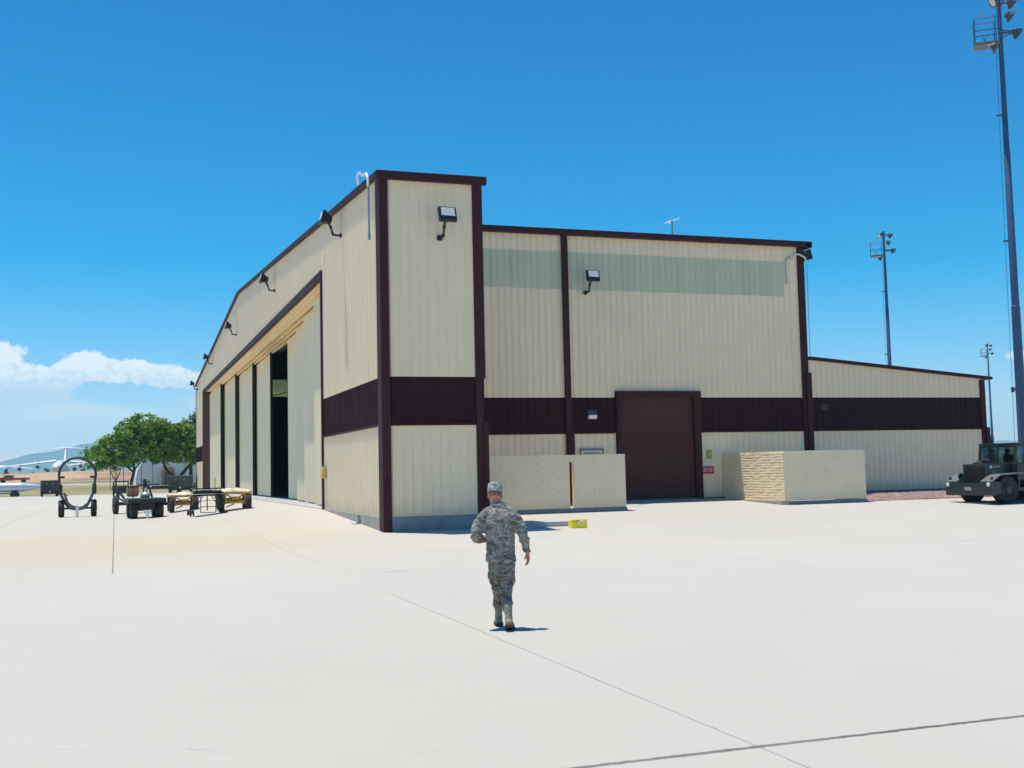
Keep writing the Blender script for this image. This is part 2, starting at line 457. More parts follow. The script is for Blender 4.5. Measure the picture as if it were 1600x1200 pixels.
road_m = mat('pale_road', (.46, .43, .37), .9, var=.15, scale=.2)
def ribbon(name, x0, x1, y0, y1, dz=.03):
    return tag(gridmesh(name, lin(x0, x1, 40), lin(y0, y1, 4), lambda x, y: fz(x, y)+dz, road_m), kind='structure')
ribbon('service_road', -260, 60, 196, 203)
ribbon('taxiway', -300, 260, 262, 292)

def berm_mat():
    m, t, b, oc = new_mat('orange_tan_dirt')
    n1 = t.noise(t.mapping(oc, (.035, .08, .5)), 1.0, 6, .65); n2 = t.noise(oc, .5, 6, .7)
    c = t.ramp(n1, [(.32, (.20, .135, .08)), (.5, (.40, .25, .15)), (.66, (.46, .345, .22))])
    c = t.mix(t.math('MULTIPLY', t.smooth(n2, .52, .72), .65), c, (.12, .10, .065))
    t.link(c, b.inputs['Base Color']); b.inputs['Roughness'].default_value = .95
    return m
def bermz(x, y):
    u = (y-318)/(385-318)
    prof = sm(u/.45)*sm((1-u)/.4)
    h = 3.1 + 1.2*noise.noise((x*.012, 3.1, 0)) + .9*noise.noise((x*.05, y*.05, 1)) + .45*noise.noise((x*.2, y*.2, 5))
    return fz(x, y) - .1 + max(h, .5)*prof
tag(gridmesh('dirt_berm', lin(-260, 120, 190), lin(318, 385, 26), bermz, berm_mat()), kind='structure')

# hills
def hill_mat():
    m, t, b, oc = new_mat('haze_tinted_mountain')
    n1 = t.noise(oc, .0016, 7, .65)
    c = t.ramp(n1, [(.3, (.075, .10, .13)), (.7, (.14, .155, .17))])  # bluish rock: distance haze painted into the colour, besides the haze volume
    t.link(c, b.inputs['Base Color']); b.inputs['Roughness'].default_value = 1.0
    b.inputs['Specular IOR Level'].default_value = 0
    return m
def hill_el(a):
    key = [(-180, .7), (-60, .9), (-14, .55), (-8, .72), (-5, .92), (-3.4, 1.30), (-2.2, 1.50), (-.9, 1.76), (1.5, 2.1), (4, 1.9), (9, 1.1), (20, .9), (38, .62), (42.7, .86), (46, .7), (90, .8), (180, .7)]
    for (a0, e0), (a1, e1) in zip(key, key[1:]):
        if a0 <= a <= a1:
            e = e0 + (e1-e0)*(a-a0)/(a1-a0); break
    return e + .10*noise.noise((a*.9, 0, 0)) + .05*noise.noise((a*3.1, 4, 0))
b = MB(); rows = []
azs = []
a = -180
while a < 180:
    azs.append(a); a += .25 if -12 < a < 55 else 2
azs.append(180)
for a in azs:
    e = hill_el(a); ra = R(a)
    H = 9000*math.tan(R(max(e, .15)))
    row = []
    for k, (rr, hh) in enumerate(((7200, -3), (7900, .30), (8500, .66), (9000, 1.0), (9400, .6), (9700, -.02))):
        j = 1 + .12*noise.noise((a*1.7, k*1.3, 2)) if 0 < k < 3 or k == 4 else 1
        z = hh if hh < 0 else hh*H*j
        row.append((-8 + rr*math.sin(ra), -35 + rr*math.cos(ra), z + (1.4 if k == 3 else 0)))
    rows.append(row)
vs = [p for row in rows for p in row]
fs = [(i*6+k, (i+1)*6+k, (i+1)*6+k+1, i*6+k+1) for i in range(len(rows)-1) for k in range(5)]
b.add(vs, fs)
tag(b.build('hills', hill_mat(), smooth=True), kind='structure')

# gravel bed along the annex
def gravel_mat():
    m, t, b, oc = new_mat('red_gravel')
    v = t.node('ShaderNodeTexVoronoi'); v.inputs['Scale'].default_value = 9
    t.link(oc, v.inputs['Vector'])
    hs = t.node('ShaderNodeSeparateColor'); t.link(v.outputs['Color'], hs.inputs[0])
    c = t.ramp(hs.outputs[0], [(.1, (.15, .085, .075)), (.5, (.26, .165, .145)), (.9, (.36, .26, .235))])
    c = t.mix(t.math('MULTIPLY', t.smooth(t.noise(oc, .8, 4), .4, .7), .4), c, (.25, .13, .11))
    t.link(c, b.inputs['Base Color']); b.inputs['Roughness'].default_value = .95
    bn = t.node('ShaderNodeBump'); bn.inputs['Strength'].default_value = .9; bn.inputs['Distance'].default_value = .03
    t.link(v.outputs['Distance'], bn.inputs['Height']); bn.invert = True
    t.link(bn.outputs[0], b.inputs['Normal'])
    return m
def gravz(x, y):
    return gz(x, y) + .02 + .05*sm((y-5.35)/.8) + .018*noise.noise((x*5, y*5, 0)) + .02*noise.noise((x*1.3, y*1.3, 2))
tag(gridmesh('gravel_bed', lin(21.6, 46, 160), lin(5.3, 9.93, 42), gravz, gravel_mat()), kind='structure')

# ------------------------------------------------------------------ hangar
W = 87.65; L = 22.4; SY = 9.96; TX = 3.37; Y2 = 77.7; Y1 = 11.0
ZB1, ZB2, ZH = 2.94, 4.454, 9.71
def zr(y): return 11.0 + 3.0*min(max(y, 0), W-min(max(y, 0), W))/(W/2)
hangar = thing('hangar', 'large tan ribbed metal aircraft hangar with maroon band, maroon trim and tall sliding doors', 'hangar')

def ribbed(mb, a0, a1, zb, zt, place, pitch=.305, d=.026, w=.055, phase=0.0):
    """ribbed sheet running from a0 to a1; zb/zt give bottom/top heights; place(a, out, z) -> point"""
    cols = [(a0, 0.0)]
    k = math.ceil((a0-phase)/pitch)
    while True:
        c = phase + k*pitch
        if c + w > a1: break
        if c - w > a0:
            cols += [(c-w, 0.0), (c-w*.55, d), (c+w*.25, d), (c+w*.45, -.007), (c+w*.60, -.007), (c+w*.75, 0.0)]
        k += 1
    cols.append((a1, 0.0))
    vs = []; fs = []
    for a, o in cols:
        vs.append(place(a, o, zb(a) if callable(zb) else zb)); vs.append(place(a, o, zt(a) if callable(zt) else zt))
    for i in range(len(cols)-1):
        fs.append((2*i, 2*i+2, 2*i+3, 2*i+1))
    mb.add(vs, fs)
def sideY(y0): return lambda a, o, z: (a, y0-o, z)
def sideX(x0, s=-1): return lambda a, o, z: (x0+s*o, a, z)
def rb(name, m, segs):
    for a0, a1, zb, zt, pl in segs:
        mb = MB(); ribbed(mb, a0, a1, zb, zt, pl); mb.build(name, m, hangar)
fr = sideX(0); tw = sideY(0); sd = sideY(SY)
DX0, DX1, DZ = 12.56, 16.68, 4.70
# front face (doors side)
rb('wall_panel', M['tan'], [(0, Y1, ZB2, zr, fr), (Y2, W, ZB2, zr, fr), (Y1, W/2, ZH, zr, fr), (W/2, Y2, ZH, zr, fr)])
rb('wall_panel', M['tan'], [(0, Y1, 0, ZB1, fr), (Y2, W, 0, ZB1, fr)])
rb('wall_band', M['maroon'], [(0, Y1, ZB1, ZB2, fr), (Y2, W, ZB1, ZB2, fr)])
# door pocket end (tower side)
rb('wall_panel', M['tan'], [(0, TX, ZB2, 11.0, tw)])
rb('wall_panel', M['tan'], [(0, TX, 0, ZB1, tw)])
rb('wall_band', M['maroon'], [(0, TX, ZB1, ZB2, tw)])
# long side wall
rb('wall_panel', M['tan'], [(TX, L, 10.80, 11.70, sd), (21.34, L, 9.15, 10.80, sd)])
rb('skylight', M['skylight'], [(TX, 21.34, 9.15, 10.80, sd)])
rb('wall_panel', M['tan'], [(TX, DX0, ZB2, 9.15, sd), (DX0, DX1, DZ, 9.15, sd), (DX1, L, ZB2, 9.15, sd)])
rb('wall_band', M['maroon'], [(TX, DX0, ZB1, ZB2, sd), (DX1, L, ZB1, ZB2, sd)])
rb('wall_panel', M['tan'], [(TX, DX0, 0, ZB1, sd), (DX1, L, 0, ZB1, sd)])
# rear and far sides, never seen from the front but closed
rb('wall_panel', M['tan'], [(0, SY, 0, zr, sideX(TX, 1)), (Y2, W, 0, zr, sideX(TX, 1))])
rb('wall_panel', M['tan'], [(SY, W/2, 0, zr, sideX(L, 1)), (W/2, Y2, 0, zr, sideX(L, 1))])
far = lambda a, o, z: (a, Y2+o, z)
farp = lambda a, o, z: (a, W+o, z)
rb('wall_panel', M['tan'], [(TX, L, 0, 9.15, far), (TX, L, 10.8, 11.7, far), (TX, 6.3, 9.15, 10.8, far), (21.3, L, 9.15, 10.8, far), (0, TX, 0, 11.0, farp)])
rb('skylight', M['skylight'], [(6.3, 21.3, 9.15, 10.8, far)])
# annex wing on the right
AX1 = 32.5
def za(x): return 6.22 + (5.36-6.22)*(x-L)/(AX1-L)
rb('wing_wall', M['tan'], [(L+.02, AX1, ZB2, za, sd)])
rb('wing_wall', M['tan'], [(L+.02, AX1, .0, ZB1, sd)])
rb('wing_band', M['maroon'], [(L+.02, AX1, ZB1, ZB2, sd)])
rb('wing_wall', M['tan'], [(SY, 40, 0, 5.36, sideX(AX1, 1))])
b = MB(); b.prism([(L+.03, 6.22), (AX1+.42, 5.33), (AX1+.42, 5.47), (L+.03, 6.36)], 'y', SY-.22, 40); b.build('wing_roof', M['maroon_trim'], hangar, bevel=.01)
b = MB(); b.box(AX1-.24, AX1+.05, SY-.075, SY+.2, -.3, 5.33); b.box(AX1-.05, AX1+.17, SY-.14, SY+.1, -.3, 2.98); b.build('corner_trim', M['maroon_trim'], hangar, bevel=.008)
# footings
def boxes(name, m, lst, parent=None, bevel=0):
    for q in lst:
        b = MB(); b.box(*q); b.build(name, m, parent or hangar, bevel=bevel)
boxes('footing', M['footing'], [(-.03, TX+.02, -.045, .25, -.9, 0), (TX+.03, L+.02, SY-.045, SY+.3, -.9, -.02), (L+.021, AX1, SY-.05, SY+.3, -.9, .06)])
boxes('footing', M['footing_tan'], [(-.05, .25, .251, Y1-.02, -.9, 0), (-.05, .25, Y2+.13, W, -.9, 0)])
b = MB(); b.box(L+.02, AX1+.02, SY-.075, SY-.05, -.02, .015); b.build('drip_edge', M['black'], hangar)
# base bracket on the pocket wall
b = MB(); b.box(-.16, -.05, 3.55, 3.75, -.34, -.02); b.box(-.34, -.05, 3.35, 3.95, -.345, -.31); b.build('base_bracket', M['galv'], hangar, bevel=.008)
# roof sheets
b = MB()
for y0, y1, s in ((-.12, W/2, 1), (W/2, W+.12, -1)):
    za0, zb0 = (zr(y0)-.03*(s > 0), zr(y1))
    zA = 11.0 if s > 0 else 14.0; zB = 14.0 if s > 0 else 11.0
    b.add([(-.1, y0, zA+.02), (TX+.1, y0, zA+.02), (TX+.1, y1, zB+.02), (-.1, y1, zB+.02)], [(0,1,2,3)])
zs = zr(SY)
b.add([(TX+.1, SY-.25, zs+.03), (L+.12, SY-.25, zs+.03), (L+.12, W/2, 14.02), (TX+.1, W/2, 14.02)], [(0,1,2,3)])
b.add([(TX+.1, W/2, 14.02), (L+.12, W/2, 14.02), (L+.12, Y2+.25, zs+.03), (TX+.1, Y2+.25, zs+.03)], [(0,1,2,3)])
b.build('roof', mat('pale_metal_roof', (.55, .53, .48), .4, metal=.2, var=.08, scale=.5), hangar)
# roof edge trim
b = MB()
for ya, yb in ((-.2, W/2), (W/2, W+.2)):
    z0, z1 = (zr(max(ya, 0)), zr(min(yb, W)))
    b.prism([(ya, z0-.14), (yb, z1-.14), (yb, z1+.07), (ya, z0+.07)], 'x', -.16, -.02)
b.box(-.16, TX+.16, -.22, -.05, 10.80, 11.07)
b.box(TX+.02, L+.34, SY-.34, SY-.06, zs-.19, zs+.06)
b.box(L-.02, L+.3, SY-.34, SY+.4, zs-.24, zs-.02)
b.build('roof_trim', M['maroon_trim'], hangar, bevel=.012)
# corner trims, downspouts and band edges
b = MB()
b.box(-.06, .22, -.085, -.02, -.62, 10.80); b.box(-.06, -.02, -.02, .52, -.60, 10.86)
b.build('corner_trim', M['maroon_trim'], hangar, bevel=.008)
b = MB(); b.box(TX-.30, TX+.03, -.085, .30, ZB2-.05, 10.80); b.box(TX-.30, TX-.06, -.10, .28, -.55, ZB2-.04); b.box(TX-.08, TX+.08, -.15, .28, -.55, ZB1+.05); b.build('corner_trim', M['maroon_trim'], hangar, bevel=.008)
b = MB(); b.box(10.20, 10.47, SY-.15, SY-.02, .0, zs-.19); b.box(10.24, 10.55, SY-.17, SY-.1, -.2, ZB1); b.build('downspout', M['maroon_trim'], hangar, bevel=.012)
b = MB(); b.box(22.08, 22.42, SY-.09, SY+.2, -.1, zs-.19); b.box(22.25, 22.52, SY-.17, SY+.1, -.1, 5.6); b.build('corner_trim', M['maroon_trim'], hangar, bevel=.008)
b = MB(); b.box(-.055, -.005, W-.25, W+.03, -.6, 10.8); b.build('corner_trim', M['maroon_trim'], hangar)
z = ZB1
boxes('band_edge', M['maroon_trim'], [(.22, TX-.30, -.062, .0, z-.055, z+.01), (-.062, 0, .52, Y1-.11, z-.055, z+.01),
    (TX+.08, 10.2, SY-.062, SY, z-.055, z+.01), (10.55, DX0-.05, SY-.062, SY, z-.055, z+.01),
    (DX1+.05, 22.08, SY-.062, SY, z-.055, z+.01), (22.55, AX1-.24, SY-.062, SY, z-.055, z+.01)])
# door opening trim
b = MB(); b.box(-.075, .10, Y1-.10, Y1+.10, -.1, ZH+.06); b.build('door_jamb', M['maroon_trim'], hangar)
b = MB(); b.box(-.075, .14, Y1+.1, Y2, ZH-.22, ZH+.06); b.build('door_header', M['maroon_trim'], hangar)
b = MB(); b.box(-.075, .62, Y2-.04, Y2+.12, -.1, ZH-.22); b.build('door_jamb', mat('brown_jamb', (.095, .035, .03), .5, var=.1, scale=1), hangar)
# soffit with seams, track beams
b = MB()
for i in range(22):
    y0 = Y1 + .1 + i*(Y2-Y1-.14)/22
    b.box(.14, 2.1, y0+.02, y0+(Y2-Y1-.14)/22-.02, ZH-.12, ZH-.06)
b.build('soffit', M['soffit'], hangar)
b = MB()
for x in (.44, .79, 1.09, 1.39): b.box(x+.24, x+.34, Y1+.1, Y2-.1, 9.36, ZH-.12)
b.build('door_track', M['soffit'], hangar)
b = MB(); b.box(-.02, 2.2, Y1+.1, Y2-.1, -.3, .012); b.build('door_sill', mat('sill_concrete', (.40, .39, .37), .8, var=.15, scale=1.5), hangar)
# sliding doors
def sdoor(x, y0, y1, first=False):
    mb = MB(); ribbed(mb, y0+.02, y1-.02, .07, 9.34, sideX(x), pitch=.61, d=.02, w=.04)
    mb.box(x+.014, x+.02, y0, y1, .06, 9.35)
    o = mb.build('sliding_door', M['tan_door'], hangar)
    s = MB(); s.box(x-.03, x+.14, y0-.05, y0+.02, .03, 9.42); s.build('door_seal', M['seal'], o)
    s = MB(); s.box(x+.021, x+.14, y0+.02, y1, .05, 9.33); s.build('door_core', M['dark_in'], o)
for x, y0, y1 in ((.60, 65.6, 77.6), (.95, 56.4, 66.6), (1.25, 47.2, 57.4), (1.55, 39.7, 48.2),
                  (1.55, 21.6, 31.9), (1.25, 16.4, 26.6), (.95, 11.9, 22.0), (.60, 11.15, 16.8)):
    sdoor(x, y0, y1)
# interior
b = MB(); b.box(2.3, L-.1, SY+.1, Y2-.1, -.25, .0); b.build('hangar_floor', M['floor_in'], hangar)
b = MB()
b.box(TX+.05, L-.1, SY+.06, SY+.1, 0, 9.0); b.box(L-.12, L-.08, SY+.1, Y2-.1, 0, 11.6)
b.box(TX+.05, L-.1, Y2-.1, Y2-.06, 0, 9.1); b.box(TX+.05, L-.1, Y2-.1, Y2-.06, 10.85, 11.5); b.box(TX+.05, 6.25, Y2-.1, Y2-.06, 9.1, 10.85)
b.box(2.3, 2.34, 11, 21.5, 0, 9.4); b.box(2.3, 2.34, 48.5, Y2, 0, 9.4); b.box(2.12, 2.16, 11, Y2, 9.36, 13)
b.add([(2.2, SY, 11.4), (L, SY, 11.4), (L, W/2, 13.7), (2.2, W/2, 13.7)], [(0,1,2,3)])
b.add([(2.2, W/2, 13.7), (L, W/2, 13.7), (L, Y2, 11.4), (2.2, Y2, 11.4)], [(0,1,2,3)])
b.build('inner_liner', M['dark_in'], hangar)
b = MB()
b.tube([(4, Y2-.25, 8.6), (20, Y2-.25, 12.5)], .05, 6); b.box(8.0, 8.12, Y2-.3, Y2-.15, 0, 11.4); b.box(12.0, 12.12, Y2-.3, Y2-.15, 0, 11.4)
b.build('wall_brace', M['black'], hangar)
# roller door
rd = MB()
cols = []
z = .04
prof = []
while z < 4.5:
    prof += [(0, z), (.03, z+.02), (.03, z+.075), (0, z+.095)]
    z += .1
vs = [(x, SY+.04-o, zz) for o, zz in prof for x in (DX0+.2, DX1-.2)]
fs = [(2*i, 2*i+1, 2*i+3, 2*i+2) for i in range(len(prof)-1)]
rd.add(vs, fs)
o = rd.build('roller_door', M['brown'], hangar)
b = MB(); b.box(DX0, DX0+.2, SY-.16, SY+.2, -.05, DZ); b.box(DX1-.34, DX1, SY-.16, SY+.2, -.05, DZ); b.box(DX0, DX1, SY-.22, SY+.2, DZ-.28, DZ+.03); b.build('door_frame', M['maroon_trim'], o, bevel=.015)
b = MB(); b.box(DX0+.2, DX1-.34, SY-.04, SY+.03, 0, .1); b.build('bottom_bar', M['black'], o)
b = MB(); b.box(DX0+.2, DX1-.34, SY-.3, SY+.3, -.3, -.03); b.build('door_threshold', M['footing'], o)
# personnel door hidden mostly by the block screen
pd = MB(); pd.box(10.90, 11.86, SY-.07, SY-.035, .0, 2.16)
o = pd.build('personnel_door', M['tan_door'], hangar)
b = MB(); b.box(10.83, 10.90, SY-.085, SY-.03, 0, 2.24); b.box(11.86, 11.93, SY-.085, SY-.03, 0, 2.24); b.box(10.83, 11.93, SY-.10, SY-.03, 2.17, 2.25); b.build('door_frame', M['frame_grey'], o)
b = MB(); b.box(10.98, 11.78, SY-.078, SY-.068, 1.2, 2.10); b.build('door_pane', M['grey_pane'], o)
# faint vent on the wing band
b = MB()
for i in range(4): b.box(23.05, 23.42, SY-.05, SY-.034, 3.86+i*.07, 3.90+i*.07)
b.build('vent', mat('dull_vent', (.075, .055, .055), .5), hangar)

# ------------------------------------------------------------------ floodlights
flood = thing('floodlight', 'x', 'floodlight', group='black floodlights on the hangar walls')
b = MB(); T = Matrix.Translation((0, -.62, .62)) @ Matrix.Rotation(R(-14), 4, 'X')
# housing: front face looks along -Y; tapered back
def frus(mb, w0, h0, y0, w1, h1, y1, M4, dz=0):
    vs = [(-w0, y0, -h0), (w0, y0, -h0), (w0, y0, h0), (-w0, y0, h0), (-w1, y1, -h1+dz), (w1, y1, -h1+dz), (w1, y1, h1+dz), (-w1, y1, h1+dz)]
    mb.add(vs, [(0,1,2,3),(7,6,5,4),(0,4,5,1),(1,5,6,2),(2,6,7,3),(3,7,4,0)], M4)
frus(b, .30, .235, -.14, .30, .235, 0, T); frus(b, .27, .20, 0, .16, .12, .2, T)
for x in (-.13, -.065, 0, .065, .13): b.box(x-.012, x+.012, .16, .27, -.13, .13, T)
b.build('lamp_housing', M['black'], flood, bevel=.012)
b = MB(); b.box(-.235, .235, -.15, -.139, -.075, .20, T); b.build('lamp_lens', M['lens'], flood)
b = MB(); b.tube([(0, -.02, 0), (0, -.24, .0), (.01, -.32, .06), (.01, -.40, .34), (.0, -.50, .45)], .042, 8); b.ell((.01, -.395, .3), .06, .06, .06, 10, 8); b.ell((0.01, -.30, .03), .06, .06, .06, 10, 8)
b.build('lamp_arm', M['black'], flood, smooth=True)
b = MB(); b.lathe([(.10, -.05), (.10, -.03), (.085, .01)], 'y', 16); b.build('wall_plate', M['black'], flood)
def fl(loc, rz, label, first=[True]):
    if first[0]:
        first[0] = False; o = flood; o.location = loc; o.rotation_euler = (0, 0, rz); o['label'] = label
    else: o = dup(flood, loc, rz, label)
    return o
fl((1.93, -.05, 8.98), R(7), 'black floodlight facing out on the narrow end face of the tall front corner')
fl((11.27, SY-.05, 9.02), R(8), 'black floodlight over the green fibreglass strip beside the maroon downspout')
for y, z, lab in ((6.45, 10.30, 'black floodlight on the door-side wall nearest the tall front corner'),
                  (25.1, 11.16, 'black floodlight on the door-side gable, second from the tall corner'),
                  (45.2, 11.24, 'black floodlight below the roof peak on the door-side gable'),
                  (66.0, 11.20, 'black floodlight on the door-side gable past the roof peak'),
                  (84.5, 10.36, 'black floodlight at the far left end of the door-side gable')):
    fl((-.05, y, z), R(-90), lab)
fl((L-.12, SY+.45, 10.62), R(90), 'black floodlight jutting past the right end of the high side wall')

# wall pack light over the band
wp = thing('wall_light', 'small square wall lamp with pale lens on the maroon band beside the roller door', 'wall lamp', (11.40, SY-.05, 3.62))
b = MB(); b.prism([(0, -.02), (0, .30), (-.12, .30), (-.22, .10), (-.20, .07), (-.02, -.02)], 'x', -.2, .2); b.build('lamp_housing', mat('blue_grey_lamp', (.07, .08, .11), .4), wp, bevel=.01)
b = MB(); b.prism([(-.03, -.10), (-.03, .0), (-.21, .07), (-.225, .04), (-.16, -.10)], 'x', -.19, .19); b.build('lamp_lens', M['lens'], wp, bevel=.01)

# ------------------------------------------------------------------ signs, boxes, pipes on the wall
def text(body, size, mat_, parent, loc, rot, align='CENTER', ext=.004):
    cu = bpy.data.curves.new('lettering', 'FONT'); cu.body = body; cu.size = size; cu.extrude = ext
    cu.align_x = align; cu.align_y = 'CENTER'; cu.space_line = .85
    tmp = bpy.data.objects.new('tmp_lettering', cu); COL.objects.link(tmp)
    bpy.context.view_layer.update()
    me = bpy.data.meshes.new_from_object(tmp.evaluated_get(bpy.context.evaluated_depsgraph_get()))
    bpy.data.objects.remove(tmp); me.materials.clear(); me.materials.append(mat_)
    o = bpy.data.objects.new('lettering', me); COL.objects.link(o); o.parent = parent
    o.location = loc; o.rotation_euler = rot
    return o
sg = thing('red_sign', 'small red wall sign with white lettering beside the roller door', 'sign', (16.96, SY-.05, 1.21))
b = MB(); b.box(-.31, .31, -.02, .0, -.16, .16); b.build('sign_plate', M['red'], sg, bevel=.006)
text('FIRE LANE\nKEEP OUT', .115, M['white'], sg, (0, -.024, 0), (R(90), 0, 0))
sg = thing('olive_sign', 'small upright yellow olive wall sign above the red sign', 'sign', (17.08, SY-.05, 1.90))
b = MB(); b.box(-.125, .125, -.02, 0, -.19, .19); b.build('sign_plate', M['olive'], sg, bevel=.006)
b = MB(); b.box(-.08, .08, -.026, -.021, -.01, .06); b.build('sign_mark', mat('pale_olive', (.60, .58, .30), .5), sg)

yb = thing('switch_box', 'mustard yellow switch box on the wall edge beside the sliding doors', 'box', (-.04, 10.45, 1.24))
yb.scale = (.85, .8, .82)
b = MB(); b.box(-.16, 0, -.33, .33, 0, .52); b.build('box_body', M['ybox'], yb, bevel=.015)
b = MB(); b.box(-.175, -.161, -.28, .28, .05, .40); b.build('box_cover', M['ybox'], yb, bevel=.008)
b = MB(); b.box(-.14, -.03, -.30, .30, .521, .60); b.build('box_cap', mat('weathered_khaki', (.30, .27, .16), .6), yb, bevel=.01)

p = thing('vent_pipe', 'white gooseneck pipe hooked over the roof edge at the tall front corner', 'pipe', (0, 0, 0))
b = MB(); b.tube([(-.22, .75, 9.10), (-.22, .78, 10.7), (-.22, .85, 11.05), (-.22, 1.1, 11.25), (-.2, 1.5, 11.30)], .033, 10); b.build('pipe', M['galv'], p, smooth=True)
b = MB(); b.tube([(-.22, .79, 10.75), (-.22, .85, 11.08), (-.22, 1.1, 11.27), (-.2, 1.6, 11.32)], .045, 10); b.build('pipe_elbow', M['white'], p, smooth=True)
b = MB(); b.tube([(.3, 3.9, 11.15), (.1, 3.9, 11.6), (-.02, 3.6, 11.8), (-.05, 3.0, 11.82)], .042, 10); b.build('pipe_elbow', M['white'], p, smooth=True)
b = MB(); b.tube([(-.2, 1.55, 11.31), (-.15, 2.0, 11.45), (-.05, 2.3, 11.48), (-.05, 3.05, 11.82)], .04, 8); b.build('flexible_hose', M['bluegrey'], p, smooth=True)
b = MB(); b.cyl((-.22, .75, 8.98), (-.22, .75, 9.2), .05, n=10); b.build('pipe_end', M['galv'], p)
p = thing('vent_pipe', 'pale gooseneck pipe bent over the right end of the high side wall', 'pipe', (0, 0, 0))
b = MB(); b.tube([(21.42, SY-.1, 9.75), (21.40, SY-.1, 10.7), (21.46, SY-.1, 10.92), (21.66, SY-.1, 11.02)], .03, 8); b.build('pipe', M['galv'], p, smooth=True)
b = MB(); b.tube([(21.80, SY-.12, 10.82), (21.80, SY-.12, 11.02), (21.90, SY-.14, 11.14), (22.1, SY-.2, 11.14), (22.38, SY-.22, 11.0), (22.50, SY-.22, 10.7)], .04, 10); b.build('pipe_elbow', M['white'], p, smooth=True)
b = MB(); b.tube([(22.50, SY-.22, 10.72), (22.47, SY-.22, 9.6), (22.46, SY-.22, 8.2), (22.45, SY-.22, 6.4)], .018, 8); b.build('drop_pipe', M['galv'], p, smooth=True)

an = thing('roof_antenna', 'thin pale antenna standing on the hangar roof', 'antenna', (25.1-5, 18.5, 12.15))
b = MB(); b.cyl((0, 0, -.1), (0, 0, 2.35), .045, n=8); b.build('mast', M['frame_grey'], an)
b = MB(); b.tube([(-.42, 0, 2.22), (.45, .1, 2.52)], .028, 6)
for k in (-.36, -.18, .0, .2, .38): b.tube([(k, -.25, 2.24+(k+.42)*.34), (k, .25, 2.24+(k+.42)*.34)], .018, 5)
b.ell((-.15, 0, 2.28), .09, .09, .09, 10, 8); b.build('antenna_bar', M['white'], an)

# ------------------------------------------------------------------ concrete block screens
def blockwall(mb, p0, p1, z0, z1, t=.2, course=.135, unit=.42, seed=0, rough=0.0):
    """wall of laid courses between two plan points; rough > 0 tilts single bricks back"""
    rnd = random.Random(seed)
    p0 = Vector((p0[0], p0[1], 0)); p1 = Vector((p1[0], p1[1], 0)); d = p1-p0; Ln = d.length; d.normalize()
    nrm = Vector((d.y, -d.x, 0))
    n = int(round((z1-z0)/course)); ch = (z1-z0)/n
    Mx = Matrix(((d.x, nrm.x, 0, p0.x), (d.y, nrm.y, 0, p0.y), (0, 0, 1, 0), (0, 0, 0, 1)))
    mb.box(.004, Ln-.004, -t+.016, -.014, z0, z1-.01, Mx)
    for i in range(n):
        cuts = [0]; s = unit*(.5 if i % 2 else 1)
        while s < Ln-.12: cuts.append(s); s += unit
        cuts.append(Ln)
        zz0 = z0+i*ch+.006; zz1 = z0+(i+1)*ch-.004
        for a, c in zip(cuts, cuts[1:]):
            o = rnd.uniform(-.001, .001) + (rnd.uniform(-.004, .004) if rough else 0)
            k = rnd.random()*rough + .001
            g = .0025
            vs = [(a+g, -t, zz0), (c-g, -t, zz0), (c-g, o, zz0), (a+g, o, zz0), (a+g, -t, zz1), (c-g, -t, zz1), (c-g, o-k, zz1), (a+g, o-k, zz1)]
            mb.add(vs, [(0,3,2,1),(4,5,6,7),(0,1,5,4),(1,2,6,5),(2,3,7,6),(3,0,4,7)], Mx)
BY = 5.0
w1 = thing('block_wall', 'tan painted block screen wall with a narrow dark slot, left of the roller door', 'wall', (4.1, BY, -.1))
b = MB()
def loc_(p): return (p[0]-4.1, p[1]-BY)
blockwall(b, loc_((4.1, BY)), loc_((8.33, BY)), 0, 2.03, seed=1)
blockwall(b, loc_((8.50, BY)), loc_((10.66, BY)), 0, 2.03, seed=2)
b.box(*[q for q in (8.335-4.1, 8.495-4.1)], -.015, .19, 1.76, 2.02)
blockwall(b, loc_((10.66, BY+.21)), loc_((10.66, 8.2)), 0, 2.03, seed=4)
b.build('block_panel', M['block'], w1)
b = MB(); b.box(0, 10.66-4.1, .02, .18, -.7, -.002); b.box(0, 10.68-4.1, -.03, .23, -.75, -.02); b.build('footing', M['footing'], w1)
w2 = thing('block_wall', 'tan painted block enclosure wall with sunlit brick courses, right of the roller door', 'wall', (17.75, BY, -.1))
b = MB()
blockwall(b, (.012, 0), (3.95, 0), -.0, 2.03, seed=5)
blockwall(b, (0, 4.86), (0, .003), .0, 2.03, seed=6, rough=.018, unit=.30, course=.115)
blockwall(b, (3.95, .21), (3.95, 4.86), .0, 2.03, seed=7)
b.build('block_panel', M['block'], w2)
b = MB(); b.box(.19, 3.96, -.03, .2, -.75, -.02); b.build('footing', M['footing'], w2)
b = MB(); b.box(-.19, .18, -.02, 4.86, -.75, -.004); b.build('footing', M['footing_tan'], w2)

